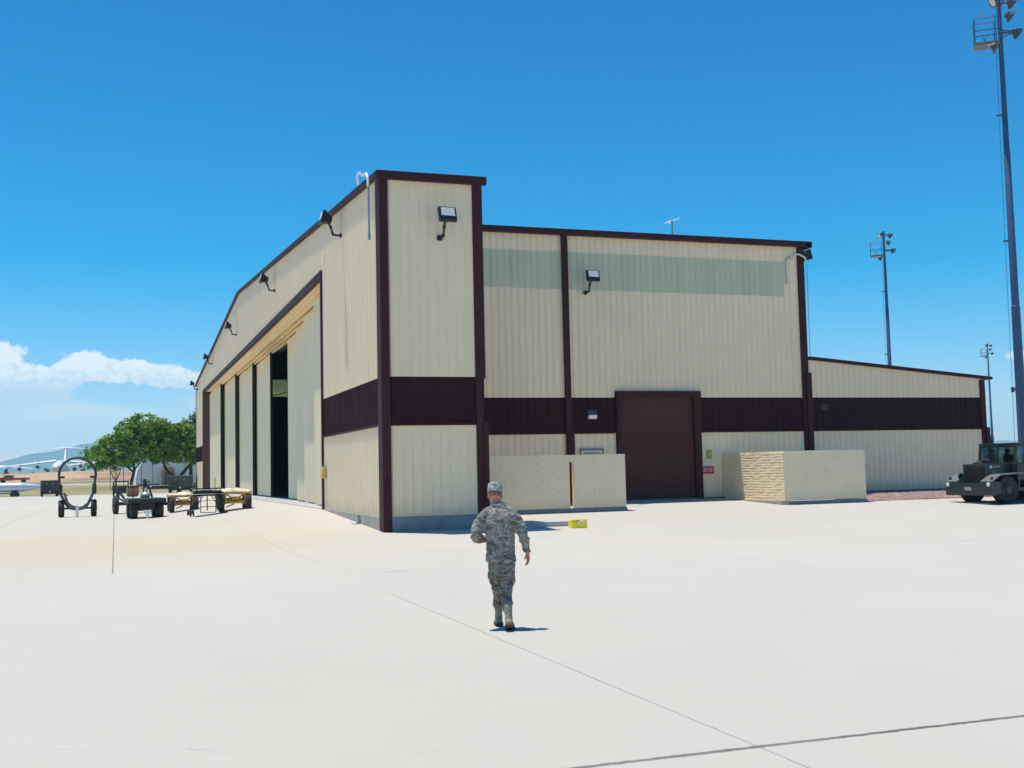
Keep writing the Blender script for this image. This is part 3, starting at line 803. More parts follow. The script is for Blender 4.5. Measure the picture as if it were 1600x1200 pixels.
# concrete pad + chock
pd = MB(); pd.box(-1.15, 1.0, -.75, .55, -.3, .16); 
pad = pd.build('concrete_pad', mat('pad_concrete', (.42, .43, .43), .8, var=.15, scale=2, bump=.2, bscale=20), bevel=.02, loc=(5.05, .35, -.47))
tag(pad, 'low grey concrete pad on the apron beside the tall corner', 'pad')
ck = thing('wheel_chock', 'bright yellow wheel chock lying on the apron at the end of the pad', 'wheel chock', (6.12, -1.0, -.503), R(-12))
b = MB(); b.prism([(-.24, 0), (.24, 0), (.12, .24), (-.20, .28)], 'x', -.26, .26, Matrix.Rotation(R(8), 4, 'Z')); b.build('chock_body', M['chock'], ck, bevel=.02)
b = MB(); b.tube([(.06, -.262, .12), (.16, -.30, .15), (.18, -.30, .20), (.08, -.28, .22), (-.02, -.27, .19), (-.0, -.265, .14)], .018, 8, closed=True); b.build('rope_handle', M['white'], ck, smooth=True)
b = MB(); b.tube([(-.16, -.268, .19), (-.06, -.275, .225), (.16, -.262, .215)], .014, 6); b.build('cord', M['orange'], ck, smooth=True)

exec_parts = []

# ------------------------------------------------------------------ person
def ringloft(mb, rings, n=20, M4=None):
    """rings: (cx, cy, cz, rx, ry[, tilt about x]) horizontal ellipses"""
    vs = []; fs = []
    for r in rings:
        cx, cy, cz, rx, ry = r[:5]; tl = r[5] if len(r) > 5 else 0
        for k in range(n):
            a = 2*PI*k/n
            u = math.copysign(abs(math.cos(a))**.85, math.cos(a))*rx; v = math.copysign(abs(math.sin(a))**.85, math.sin(a))*ry
            vs.append((cx+u, cy+v*math.cos(tl), cz+v*math.sin(tl)))
    m = len(rings)
    for i in range(m-1):
        for k in range(n):
            k2 = (k+1) % n
            fs.append((i*n+k, i*n+k2, (i+1)*n+k2, (i+1)*n+k))
    fs.append(tuple(range(n))[::-1]); fs.append(tuple(range((m-1)*n, m*n)))
    mb.add(vs, fs, M4)
def spline(pts, rs, n=5):
    P = [Vector(p) for p in pts]; out = []; ro = []
    for i in range(len(P)-1):
        p0 = P[max(i-1, 0)]; p1 = P[i]; p2 = P[i+1]; p3 = P[min(i+2, len(P)-1)]
        for k in range(n):
            t = k/n
            out.append(.5*((2*p1) + (p2-p0)*t + (2*p0-5*p1+4*p2-p3)*t*t + (3*p1-p0-3*p2+p3)*t**3))
            ro.append(rs[i] + (rs[i+1]-rs[i])*t)
    return out + [P[-1]], ro + [rs[-1]]
def limb(mb, pts, rs, n=14):
    a, r = spline(pts, rs); mb.tube(a, r, n)
def fuse(mb, name, m, parent, voxel, smooth=6, wrinkle=None):
    """joins overlapping shapes into one continuous skin"""
    me = bpy.data.meshes.new('tmp'); me.from_pydata([tuple(p) for p in mb.v], [], mb.f); me.validate()
    bm = bmesh.new(); bm.from_mesh(me); bmesh.ops.recalc_face_normals(bm, faces=bm.faces); bm.to_mesh(me); bm.free()
    o = bpy.data.objects.new('tmp', me); COL.objects.link(o)
    r = o.modifiers.new('r', 'REMESH'); r.mode = 'VOXEL'; r.voxel_size = voxel
    s = o.modifiers.new('s', 'SMOOTH'); s.iterations = smooth; s.factor = .5
    bpy.context.view_layer.update()
    me2 = bpy.data.meshes.new_from_object(o.evaluated_get(bpy.context.evaluated_depsgraph_get()))
    bpy.data.objects.remove(o)
    me2.name = name
    if wrinkle:
        ns = [v.normal.copy() for v in me2.vertices]
        for v, nn in zip(me2.vertices, ns): v.co += nn*wrinkle(v.co)
    me2.polygons.foreach_set('use_smooth', [True]*len(me2.polygons))
    me2.materials.clear(); me2.materials.append(m)
    q = bpy.data.objects.new(name, me2); COL.objects.link(q)
    if parent: q.parent = parent
    return q
def hand(mb, M4, mir=1):
    """hand hanging along -Z from the wrist, palm towards -X*mir, thumb on +Y"""
    m2 = M4 @ Matrix.Diagonal((mir, 1, 1, 1))
    rings = [(0, 0, .012, .022, .030), (0, .002, -.02, .021, .036), (-.003, .002, -.05, .019, .043), (-.006, 0, -.082, .017, .043), (-.008, -.001, -.092, .013, .040)]
    ringloft(mb, rings, 14, m2)
    for y, ln, r in ((.031, .070, .0092), (.0105, .080, .0095), (-.0105, .074, .0092), (-.031, .058, .0082)):
        z0 = -.082; pts = [(-.004, y*.8, z0+.02), (-.007, y, z0-.004), (-.014, y*1.06, z0-ln*.45), (-.030, y*1.08, z0-ln*.76), (-.046, y*1.05, z0-ln*.98)]
        a, rr = spline(pts, [r*1.05, r*1.05, r, r*.92, r*.75], 4)
        mb.tube([m2 @ p for p in a], rr, 10)
    a, rr = spline([(-.004, .018, -.015), (-.012, .045, -.04), (-.022, .058, -.068), (-.032, .060, -.096)], [.014, .0125, .0105, .008], 4)
    mb.tube([m2 @ p for p in a], rr, 10)

b = MB()
HC = Vector((-.085, .265, 1.705))
HM = Matrix.Translation(HC) @ Matrix.Rotation(R(-14), 4, 'X') @ Matrix.Rotation(R(7), 4, 'Z') @ Matrix.Scale(1.09, 4)
b.ell((0, -.008, .02), .078, .100, .108, 24, 16, HM)
b.ell((0, .025, -.055), .056, .068, .070, 20, 12, HM)
b.ell((0, .098, -.02), .013, .020, .024, 10, 8, HM)           # nose
b.ell((0, .082, -.068), .024, .012, .010, 10, 8, HM)          # lips
b.ell((0, .078, .012), .052, .016, .012, 12, 8, HM)           # brow
for s in (-1, 1):
    b.ell((s*.080, -.012, -.012), .011, .020, .032, 12, 10, HM)
    b.ell((s*.040, .060, -.038), .024, .024, .026, 10, 8, HM)
limb(b, [(-.045, .185, 1.50), (-.055, .205, 1.58), (-.078, .255, 1.66)], [.075, .062, .060])
# trunk and limbs under the uniform
ringloft(b, [(-.025, .20, .92, .15, .105), (-.025, .20, 1.05, .14, .10), (-.03, .19, 1.25, .155, .11), (-.04, .185, 1.38, .150, .10), (-.045, .185, 1.47, .10, .075), (-.045, .19, 1.54, .06, .055)])
RW = Vector((.318, .205, .955))
limb(b, [(.11, .19, 1.42), (.190, .185, 1.365), (.270, .165, 1.19), (.306, .19, 1.04), tuple(RW)], [.05, .046, .040, .034, .027])
LW = Vector((-.205, .40, 1.125))
limb(b, [(-.20, .19, 1.42), (-.275, .175, 1.36), (-.337, .165, 1.195), (-.285, .29, 1.15), tuple(LW)], [.05, .046, .040, .034, .027])
hand(b, Matrix.Translation(RW) @ Matrix.Rotation(R(9), 4, 'X') @ Matrix.Rotation(R(-7), 4, 'Y') @ Matrix.Rotation(R(20), 4, 'Z'))
dl = Vector((.62, .78, .05)).normalized(); zz = -dl; xx = Vector((0, 0, 1)).cross(zz).normalized()*-1; yy = zz.cross(xx)
MH = Matrix(((xx.x, yy.x, zz.x, LW.x), (xx.y, yy.y, zz.y, LW.y), (xx.z, yy.z, zz.z, LW.z), (0, 0, 0, 1)))
hand(b, MH)
limb(b, [(.07, .20, .93), (.055, .195, .72), (.038, .165, .50), (.042, .07, .30), (.052, .0, .10)], [.085, .075, .045, .024, .022])
limb(b, [(-.105, .20, .93), (-.094, .28, .72), (-.072, .36, .51), (-.068, .41, .32), (-.072, .455, .14)], [.085, .075, .045, .022, .02])
PLOC = (-3.48, -21.82, -.578); PRZ = R(-18.8)
person = fuse(b, 'person', M['skin'], None, .0062, 4)
person.scale = (.975, .975, .972); person.location = PLOC; person.rotation_euler = (0, 0, PRZ)
tag(person, 'person in grey camouflage uniform and cap walking away across the concrete apron', 'person')
def wr(a1, f1, a2, f2):
    def g(c):
        return a1*noise.noise((c.x*f1, c.y*f1, c.z*f1*1.7)) + a2*noise.noise((c.x*f2+5, c.y*f2, c.z*f2*1.5+c.x*f2*.8))
    return g
b = MB()
ringloft(b, [(-.030, .20, .855, .196, .146), (-.030, .20, .90, .195, .146), (-.028, .20, .99, .186, .140), (-.028, .195, 1.08, .180, .134), (-.030, .19, 1.20, .190, .138), (-.034, .185, 1.32, .200, .142), (-.038, .183, 1.40, .198, .136), (-.040, .183, 1.46, .178, .118), (-.043, .188, 1.505, .140, .098), (-.046, .195, 1.545, .102, .080), (-.050, .20, 1.585, .074, .070)], 26)
limb(b, [(.10, .187, 1.435), (.172, .186, 1.395), (.222, .18, 1.31), (.268, .165, 1.195), (.292, .185, 1.09), (.314, .20, .965)], [.080, .084, .078, .066, .060, .044])
limb(b, [(-.19, .187, 1.435), (-.258, .182, 1.395), (-.305, .172, 1.31), (-.340, .165, 1.19), (-.30, .26, 1.155), (-.222, .375, 1.132)], [.080, .086, .080, .072, .064, .048])
limb(b, [(-.046, .192, 1.545), (.06, .19, 1.50), (.165, .187, 1.43)], [.068, .072, .078]); limb(b, [(-.046, .192, 1.545), (-.145, .19, 1.50), (-.25, .187, 1.43)], [.068, .072, .078])
jk = fuse(b, 'jacket', M['camo'], person, .0095, 4, wr(.014, 7, .011, 16))
b = MB(); a = [(-.05+.075*math.cos(t), .203+.072*math.sin(t), 1.592+.012*math.sin(t)) for t in [2*PI*k/20 for k in range(20)]]; b.tube(a, .017, 8, closed=True); b.build('collar', M['camo'], jk, smooth=True)
b = MB()
ringloft(b, [(-.028, .20, .99, .150, .12), (-.026, .20, .92, .158, .125), (-.025, .20, .86, .150, .12)])
limb(b, [(.058, .20, .93), (.058, .20, .78), (.046, .185, .60), (.036, .15, .46), (.040, .085, .33), (.046, .05, .238)], [.104, .099, .086, .072, .074, .062])
b.ell((.118, .19, .67), .034, .08, .13, 14, 10)
limb(b, [(-.105, .20, .93), (-.098, .27, .75), (-.082, .345, .56), (-.068, .37, .46), (-.068, .40, .34), (-.070, .43, .248)], [.104, .099, .085, .072, .074, .062])
b.ell((-.162, .29, .68), .034, .08, .13, 14, 10)
tr = fuse(b, 'trousers', M['camo_trousers'], person, .0095, 4, wr(.014, 8, .012, 18))
def boot(heel, toe_dir, lift, shin):
    """heel point on the ground, direction of the toe, pitch of the foot, top of the shaft"""
    hx, hy = heel; d = Vector((toe_dir[0], toe_dir[1], 0)).normalized(); s = Vector((d.y, -d.x, 0))
    base = Matrix(((s.x, d.x, 0, hx), (s.y, d.y, 0, hy), (0, 0, 1, 0), (0, 0, 0, 1)))
    ball = Matrix.Translation((0, .20, .0)) @ Matrix.Rotation(R(-lift), 4, 'X') @ Matrix.Translation((0, -.20, 0))
    Mx = base @ ball
    q = MB()
    for y, rx, rz, z in ((-.01, .048, .045, .055), (.04, .052, .055, .062), (.10, .054, .050, .058), (.16, .058, .044, .052), (.21, .058, .038, .048), (.255, .050, .034, .044)):
        q.ell((0, y, z), rx, .05, rz, 14, 10, Mx)
    an = Mx @ Vector((0, .03, .07))
    limb(q, [tuple(Mx @ Vector((0, .03, .05))), tuple(an.lerp(Vector(shin), .35)), tuple(shin)], [.052, .050, .058])
    o = fuse(q, 'boot', M['boot'], person, .009, 4, wr(.004, 20, .003, 45))
    q = MB()
    out = [(-.037, -.04), (-.02, -.055), (.02, -.055), (.037, -.04), (.040, .05), (.043, .11), (.053, .19), (.050, .25), (.028, .295), (-.02, .295), (-.046, .25), (-.050, .19), (-.040, .11), (-.040, .05)]
    q.prism([(x*1.28, y) for x, y in out], 'z', 0, .03, Mx); q.build('boot_sole', M['sole'], o, bevel=.005)
boot((.054, -.075), (.10, 1), 15, (.046, .048, .33))
boot((-.072, .43), (-.05, 1), 6, (-.070, .43, .345))
b = MB()
b.tube([(-.12, .062, 1.40), (-.04, .043, 1.405), (.05, .043, 1.405), (.125, .062, 1.395)], .006, 6); b.build('yoke_seam', M['camo_trousers'], jk, smooth=True)
b = MB()
CM = HM @ Matrix.Translation((0, -.004, .03))
ringloft(b, [(0, 0, .00, .086, .108), (0, 0, .03, .089, .110), (0, -.002, .075, .087, .106), (0, -.003, .105, .082, .100), (0, -.003, .116, .074, .092)], 28, CM)
cap = b.build('cap', M['camo_cap'], person, smooth=True)
b = MB()
pts = []
for k in range(11):
    t = R(20+14*k); pts.append((.085*math.cos(t), .104*math.sin(t)))
inner = [(x, y, .012) for x, y in pts]; outer = [(x*1.0, y+.062*math.sin(R(20+14*k))**1.3, -.006) for k, (x, y) in enumerate(pts)]
vs = inner + outer + [(x, y, z-.006) for x, y, z in inner] + [(x, y, z-.006) for x, y, z in outer]; n = 11
fs = []
for k in range(10): fs += [(k, k+1, n+k+1, n+k), (2*n+k, 3*n+k, 3*n+k+1, 2*n+k+1), (n+k, n+k+1, 3*n+k+1, 3*n+k)]
b.add(vs, fs, CM); b.build('visor', M['camo_cap'], cap, smooth=True)
b = MB(); ringloft(b, [(0, -.001, .008, .0905, .1125), (0, -.001, .024, .0905, .1125)], 28, CM); b.build('cap_band', M['camo_cap'], cap, smooth=True)
b = MB()
ringloft(b, [(0, -.014, -.022, .078, .096), (0, -.012, .0, .0805, .100), (0, -.008, .035, .081, .103)], 24, HM)
b.build('hair', M['hair'], person, smooth=True)
M['eye'] = mat('eye', (.6, .58, .55), .2)
for s in (-1, 1):
    b = MB(); b.ell((s*.031, .084, .0), .011, .009, .010, 12, 8, HM); b.build('eye', M['eye'], person, smooth=True)
b = MB(); b.tube([(.318+.032*math.cos(t), .205+.032*math.sin(t), .978) for t in [2*PI*k/14 for k in range(14)]], .012, 8, closed=True); b.build('watch', M['black'], person, smooth=True)

# ------------------------------------------------------------------ carts
def wheel(mb, c, r, w, n=28, M4=None):
    """tyre lying with its axle along local X"""
    x, y, z = c
    pr = [(r*.55, -w*.42), (r*.86, -w*.5), (r*.96, -w*.42), (r, -w*.25), (r, w*.25), (r*.96, w*.42), (r*.86, w*.5), (r*.55, w*.42)]
    mb.lathe(pr, 'x', n, c, M4)
def wheelset(parent, pos, r, w, hubm):
    for c in pos:
        q = MB(); wheel(q, c, r, w); o = q.build('wheel', M['tyre'], parent, smooth=True)
        q = MB(); q.lathe([(r*.54, -w*.38), (r*.50, -w*.44), (r*.2, -w*.40), (r*.18, -w*.55), (r*.05, -w*.56)], 'x', 18, c); q.lathe([(r*.05, w*.56), (r*.18, w*.55), (r*.2, w*.40), (r*.50, w*.44), (r*.54, w*.38)], 'x', 18, c)
        q.build('wheel_rim', hubm, o, smooth=True)
def facing(x, y): # angle so that local -Y looks at the camera
    return math.atan2(-(x+8.01), (y+35.24))
# 1 hoop stand
cx, cy = -9.93, 30.8
lp = thing('hoop_cart', 'tall dark horseshoe hoop stand on two fat wheels', 'cart', (cx, cy, -.58), facing(cx, cy))
wheelset(lp, [(-.80, 0, .46), (.84, .05, .46)], .46, .30, M['charcoal'])
hoop = []
for k in range(25):
    t = R(-8 + 196*k/24); hoop.append((.93*math.cos(t), 2.25 + .93*math.sin(t)))
hoop = [(.80, 1.30), (.86, 1.7)] + hoop + [(-.90, 1.7), (-.86, 1.30)]
b = MB()
for dy in (-.16, .16): b.tube([(x, dy, z) for x, z in hoop], .065, 8)
for x, z in hoop[2:-2:4]: b.tube([(x, -.16, z), (x, .16, z)], .04, 6)
b.build('hoop', M['charcoal'], lp, smooth=True)
b = MB()
for s in (-1, 1): b.box(s*.86-.11, s*.86+.11, -.2, .2, 1.22, 1.75)
for s in (-1, 1): b.box(s*.86-.2*(s > 0)-.02, s*.86+.2*(s < 0)+.02, -.07, .07, 2.08, 2.2)
b.build('hoop_clamp', M['black'], lp, bevel=.02)
b = MB(); a, r = spline([(-.90, 0, 1.35), (-.70, 0, .95), (-.42, -.05, .52), (0, -.05, .42), (.42, -.05, .52), (.66, 0, .95), (.84, 0, 1.35)], [.075]*7, 5); b.tube(a, r, 8)
a, r = spline([(-.66, -.35, 1.30), (-.45, -.38, .75), (-.1, -.38, .52), (.25, -.38, .52), (.5, -.3, .7)], [.06]*5, 5); b.tube(a, r, 8)
b.build('cradle', mat('slate_cradle_paint', (.11, .125, .14), .45, var=.15), lp, smooth=True)
b = MB(); b.cyl((-.86, 0, .46), (.86, 0, .46), .05, n=10); b.tube([(-.86, 0, 1.3), (-.5, -.9, 1.15)], .025, 6); b.build('axle', M['black'], lp)
b = MB(); b.box(-.08, .08, -.55, -.40, .10, .62); b.cyl((0, -.47, .12), (0, -.47, 0), .05, n=10); b.build('jack_leg', M['white'], lp, bevel=.01)

# 2 flat trailer
cx, cy = -6.55, 24.6
ft = thing('flat_trailer', 'low dark flatbed trailer with a white tow coupling', 'trailer', (cx, cy, -.575), facing(cx, cy)+R(6))
wheelset(ft, [(-.60, -.30, .43), (.62, -.30, .43), (-.60, 1.5, .43), (.62, 1.5, .43)], .43, .33, M['charcoal'])
b = MB(); b.box(-.90, .90, -.7, 2.0, .90, .99); b.build('deck', M['green'], ft, bevel=.015)
b = MB(); b.box(-.90, .90, -.72, -.64, .76, .91); b.box(-.90, -.82, -.64, 2.0, .76, .9); b.box(.82, .90, -.64, 2.0, .76, .9); b.box(-.4, .4, -.55, 1.8, .45, .80); b.box(-.62, .62, -.36, -.24, .38, .5); b.box(-.62, .62, 1.44, 1.56, .38, .5); b.box(.86, .97, -.5, .2, .62, .78)
b.build('chassis', M['black'], ft, bevel=.01)
b = MB(); b.prism([(-.20, .42), (.20, .42), (.05, .16), (-.05, .16)], 'y', -.86, -.74); b.cyl((0, -.80, .20), (0, -.80, .0), .075, n=12); b.build('coupling', M['white'], ft, bevel=.01)
b = MB(); b.ell((.12, 1.4, 1.12), .26, .26, .17, 14, 8); b.build('hose_coil', M['galv'], ft, smooth=True)

# 3 dolly with tan tank behind and left of it
cx, cy = -7.0, 33.6
dl_ = thing('tank_dolly', 'black framed wheeled dolly cradling a small tan tank behind the flatbed', 'dolly', (cx, cy, -.58), facing(cx, cy)+R(8))
wheelset(dl_, [(-.98, 0, .52), (.75, .1, .40)], .52, .27, M['black'])
b = MB()
b.box(-.98, .85, -.06, .06, .48, .58); b.box(-.95, -.78, -.12, .12, .9, 1.5)
b.tube([(-.85, 0, 1.35), (-.45, -.1, .75), (.25, -.1, .72), (.62, 0, 1.2), (.80, 0, 1.62)], .07, 8)
b.tube([(-.9, .3, 1.55), (.4, .3, 1.55), (.75, .3, 1.75)], .05, 8); b.tube([(-.85, 0, .9), (-.1, -.1, .48)], .05, 8); b.tube([(-.05, -.1, 1.5), (-.05, -.1, .4)], .035, 8); b.tube([(.80, 0, 1.62), (1.15, .1, .55)], .06, 8)
b.box(-.9, .5, .5, 1.4, .55, .65); b.box(.55, .75, .1, .4, 1.2, 1.95); b.box(.62, .95, .05, .25, 1.75, 1.82)
b.build('dolly_frame', M['charcoal'], dl_, bevel=.01)
b = MB(); b.lathe([(.05, -.33), (.29, -.31), (.34, -.24), (.34, .24), (.29, .31), (.05, .33)], 'x', 20, (.02, .55, 1.28)); b.build('tank', M['tanktan'], dl_, smooth=True)
b = MB(); b.tube([(.25, -.2, .70), (.62, -.1, 1.25), (.66, -.1, 1.45)], .045, 8); b.build('pipe_arm', M['white'], dl_, smooth=True)

# 4 yellow carts with tarpaulins
def ycart(loc, label, paint, lump):
    x, y, z = loc
    c = thing('equipment_cart', label, 'cart', loc, facing(x, y)+R(4), 'yellow carts under cream tarpaulins')
    wheelset(c, [(-.62, -.3, .42), (.62, -.3, .42), (-.62, 1.4, .42), (.62, 1.4, .42)], .42, .26, M['black'])
    q = MB(); q.box(-.78, .78, -.5, 1.7, .80, .92); q.box(-.45, .45, -.48, -.38, .36, .48)
    for s in (-1, 1):
        q.tube([(s*.46, -.43, .40), (s*.1, -.43, .60), (s*.45, -.43, .82)], .05, 6); q.box(s*.46-.05, s*.46+.05, -.48, -.36, .34, .82)
    q.box(-.16, .16, -.50, -.40, .52, .68); q.box(-.35, .35, -.3, 1.5, .42, .6); q.box(-.62, .62, -.36, -.24, .37, .47); q.box(-.62, .62, 1.34, 1.46, .37, .47)
    q.tube([(-.42, -.5, .2), (-.05, -.5, .34)], .035, 6)
    q.build('cart_frame', paint, c, bevel=.012)
    nx, ny = 34, 30; q = MB(); vs = []
    rx = random.uniform(0, 50)
    for i in range(nx+1):
        for j in range(ny+1):
            u = -1 + 2*i/nx; v = j/ny
            e = max(abs(u), abs(2*v-1))
            zt = .97 + lump*(.55*noise.noise((u*1.6+rx, v*3, 0))+.35*max(0, 1-abs(u-.1)*1.4)*max(0, 1-abs(v-.3)*1.6)) + .03*noise.noise((u*7+rx, v*7, 3))
            dr = sm((e-.86)/.14)
            vs.append((u*.80 + .02*noise.noise((v*6, u*6, rx)), -.53 + v*2.26 + .02*noise.noise((u*7, v*2, rx)), zt - dr*(.13+.06*noise.noise((u*5+rx, v*5, 9)))))
    fs = [(i*(ny+1)+j, (i+1)*(ny+1)+j, (i+1)*(ny+1)+j+1, i*(ny+1)+j+1) for i in range(nx) for j in range(ny)]
    q.add(vs, fs); o = q.build('tarpaulin', M['tarp'], c, smooth=True)
    sd_ = o.modifiers.new('thickness', 'SOLIDIFY'); sd_.thickness = .012
ycart((-4.50, 29.2, -.45), 'rusty orange yellow cart under a flat cream tarpaulin, left of the black rack', M['orange'], .18)
ycart((-2.64, 20.4, -.23), 'bright yellow cart under a heaped cream tarpaulin, right of the black rack', M['yellow'], .30)

# 5 black rack on castors
cx, cy = -3.98, 19.1
rk = thing('rack_cart', 'black two-tier tube rack on castors between two yellow carts', 'rack', (cx, cy, -.37), facing(cx, cy)+R(5))
b = MB()
for x in (-.72, .72):
    for y in (-.5, 1.0):
        b.tube([(x, y, .12), (x*.86, y, .95)], .028, 6); b.tube([(x, y, .2), (x*.35, y, .9)], .02, 6)
for z in (.92, 1.06, 1.24):
    b.tube([(-.66, -.5, z), (.66, -.5, z), (.66, 1.0, z), (-.66, 1.0, z)], .03, 6, closed=True)
b.box(-.64, .64, -.48, .98, .93, .97); b.box(-.6, .6, -.3, .8, 1.0, 1.14)
for x, y in ((-.45, .2), (.35, .1)): b.cyl((x, y, 1.1), (x, y, 1.75), .016, n=6)
for x in (-.35, .32): b.tube([(x, -.55, .16), (x, -.55, .92)], .02, 6)
for z in (.16, .42): b.tube([(-.35, -.55, z), (.32, -.55, z)], .018, 6)
b.tube([(-.06, -.55, .25), (-.06, -.55, .92)], .028, 6)
for z in (.3, .5): b.tube([(-.72, -.5, z), (-.35, -.55, z+.12)], .016, 6); b.tube([(.72, -.5, z), (.32, -.55, z+.12)], .016, 6)
b.tube([(-.6, -.62, .65), (0, -.75, .72), (.6, -.62, .65)], .016, 6)
b.build('rack_frame', M['black'], rk)
for x, y in ((-.74, -.5), (.74, -.5), (-.74, 1.0), (.74, 1.0)):
    q = MB(); wheel(q, (x-.05, y, .13), .13, .09, 18); wheel(q, (x+.07, y-.08, .13), .13, .07, 18); q.build('castor', M['tyre'], rk, smooth=True)
b = MB(); b.box(-.3, .2, -.2, .5, 1.141, 1.2); b.build('tray_load', M['galv'], rk, bevel=.01)

# 6 green generator behind the carts
def genset(loc, label, w, h, ln, m, rz):
    g = thing('generator_cart', label, 'generator', loc, rz)
    b = MB(); b.box(-w/2, w/2, 0, ln, h*.36, h); b.build('housing', m, g, bevel=.04)
    b = MB(); b.box(-w/2-.03, w/2+.03, -.03, ln+.03, h-.015, h+.045); b.build('lid', mat('faded_green', (.16, .19, .19), .4), g, bevel=.02)
    b = MB(); b.box(-w*.42, w*.42, .1, ln-.1, h*.16, h*.36); b.box(-.06, .06, -1.0, .1, h*.2, h*.28); b.build('chassis', M['black'], g)
    r = h*.21
    wheelset(g, [(-w*.42, .35, r), (w*.42, .35, r), (-w*.42, ln-.4, r), (w*.42, ln-.4, r)], r, .22, M['charcoal'])
    b = MB()
    for x in (-w*.18, w*.16): b.box(x-.06, x+.06, -.02, 0, h*.78, h*.84)
    b.build('latch', M['galv'], g)
    b = MB(); b.ell((0, -.03, h*.30), .12, .06, .12, 12, 8); b.build('tow_light', M['white'], g)
    b = MB()
    for k in range(6): b.box(-w*.40, -w*.08, -.018, -.002, h*(.45+k*.04), h*(.45+k*.04)+.03)
    b.build('louvre', M['black'], g)
genset((-1.75, 85.5, -.14), 'dark green boxy generator trailer below the forked tree at the hangar end', 2.45, 1.72, 3.4, M['green'], R(-5))
genset((-15.7, 119.0, -.58), 'dark generator trailer parked between silver tank and tall hoop stand', 2.1, 2.0, 2.6, M['truck'], R(6))
ut = thing('utility_trailer', 'small black utility trailer beyond the carts, left of the trees', 'trailer', (-7.35, 106, -.58), R(2))
wheelset(ut, [(-.80, 0, .38), (.80, 0, .38)], .38, .2, M['black'])
b = MB(); b.box(-.95, .95, -.8, 1.6, .65, .78); b.box(-.95, .95, -.82, -.74, .78, 1.25); b.box(-.95, -.88, -.74, 1.6, .78, 1.25); b.box(.88, .95, -.74, 1.6, .78, 1.25); b.box(-.8, .8, -.05, .05, .33, .43); b.box(-.7, .7, -.6, 1.2, .45, .65); b.build('trailer_body', M['black'], ut, bevel=.015)
b = MB(); b.box(-.85, .85, -.9, 1.2, 1.62, 1.78)
for x in (-.82, .82):
    for y in (-.7, 1.1): b.box(x-.04, x+.04, y-.04, y+.04, 1.2, 1.63)
b.build('canopy', mat('navy_canopy', (.03, .035, .06), .6), ut, bevel=.02)

# 7 silver tank on dolly, far left
tk = thing('fuel_tank', 'long silver blue drop tank on a low dolly at the left edge', 'tank', (-21.3, 126.2, -.58), R(4))
b = MB()
pr = []
for k in range(31):
    u = k/30; r = .62*max(.04, math.sin(PI*min(max(u, .0), 1))**.55) if u < .35 or u > .75 else .62*max(math.sin(PI*.35)**.55, math.sin(PI*.75)**.55)
    pr.append((r, -5.2+u*9.6))
b.lathe(pr, 'x', 24, (0, 0, 1.22)); b.build('tank_shell', M['bluegrey'], tk, smooth=True)
b = MB(); b.box(-3.6, 1.4, -.45, .45, .38, .50)
for x in (-3, -1, 1): b.box(x-.1, x+.1, -.5, .5, .5, .78)
b.build('dolly_frame', M['black'], tk)
wheelset(tk, [(-3.2, -.55, .33), (-3.2, .55, .33)], .33, .2, M['charcoal'])
for x in (.75, 1.25, -1.9):
    q = MB(); q.lathe([(.18, -.1), (.33, -.1), (.33, .1), (.18, .1)], 'y', 20, (x, -.55, .33)); q.build('wheel', M['tyre'], tk, smooth=True)
b = MB()
for x in (-2.6, .6): b.box(x-.08, x+.08, -.03, .03, 1.80, 1.92)
b.build('tank_lug', M['white'], tk)

# ------------------------------------------------------------------ tow tractor
TR = thing('tow_tractor', 'dark green military tow tractor with glazed cab at the right edge', 'tow tractor', (25.72, 2.42, -.40), R(95))
for s in (-1, 1):
    c = (s*.84, 0, .575)
    q = MB(); wheel(q, c, .575, .40, 40); o = q.build('wheel', M['tyre'], TR, smooth=True)
    q = MB(); q.lathe([(.34, -.16), (.30, -.20), (.20, -.12), (.15, -.21), (.05, -.22)], 'x', 24, c); q.lathe([(.05, .22), (.15, .21), (.20, .12), (.30, .20), (.34, .16)], 'x', 24, c); q.build('wheel_rim', M['truck'], o, smooth=True)
    c = (s*.84, -2.55, .575)
    q = MB(); wheel(q, c, .575, .40, 40); o = q.build('wheel', M['tyre'], TR, smooth=True)
    q = MB(); q.lathe([(.34, -.16), (.30, -.20), (.20, -.12), (.15, -.21), (.05, -.22)], 'x', 24, c); q.lathe([(.05, .22), (.15, .21), (.20, .12), (.30, .20), (.34, .16)], 'x', 24, c); q.build('wheel_rim', M['truck'], o, smooth=True)
b = MB(); b.prism([(-1.20, .36), (1.20, .36), (1.20, .92), (.62, .92), (.62, .86), (-.62, .86), (-.62, .92), (-1.20, .92)], 'y', .78, 1.10)
b.box(-1.20, -.68, .60, .79, .42, .90); b.box(.68, 1.20, .60, .79, .42, .90)
bump = b.build('bumper', M['truck'], TR, bevel=.015)
b = MB(); b.box(-.17, .17, 1.102, 1.112, .56, .70); b.build('number_plate', M['galv'], bump)
for s in (-1, 1):
    b = MB(); b.lathe([(.02, 1.10), (.085, 1.105), (.085, 1.13), (.06, 1.14)], 'y', 16, (s*1.06, 0, .80)); b.build('headlight', M['lens'], bump, smooth=True)
    b = MB(); b.box(s*1.08-.05, s*1.08+.05, .88, .98, .92, 1.0); b.lathe([(.06, 1.0), (.05, 1.09), (.02, 1.12)], 'z', 12, (s*1.08, .93, 0)); b.build('marker_lamp', mat('dull_red_lamp', (.14, .03, .03), .4), bump)
fm = mat('dusty_green_fender', (.13, .16, .155), .4, var=.2, scale=4, dirt=(.28, .27, .24), dirt_amt=.4)
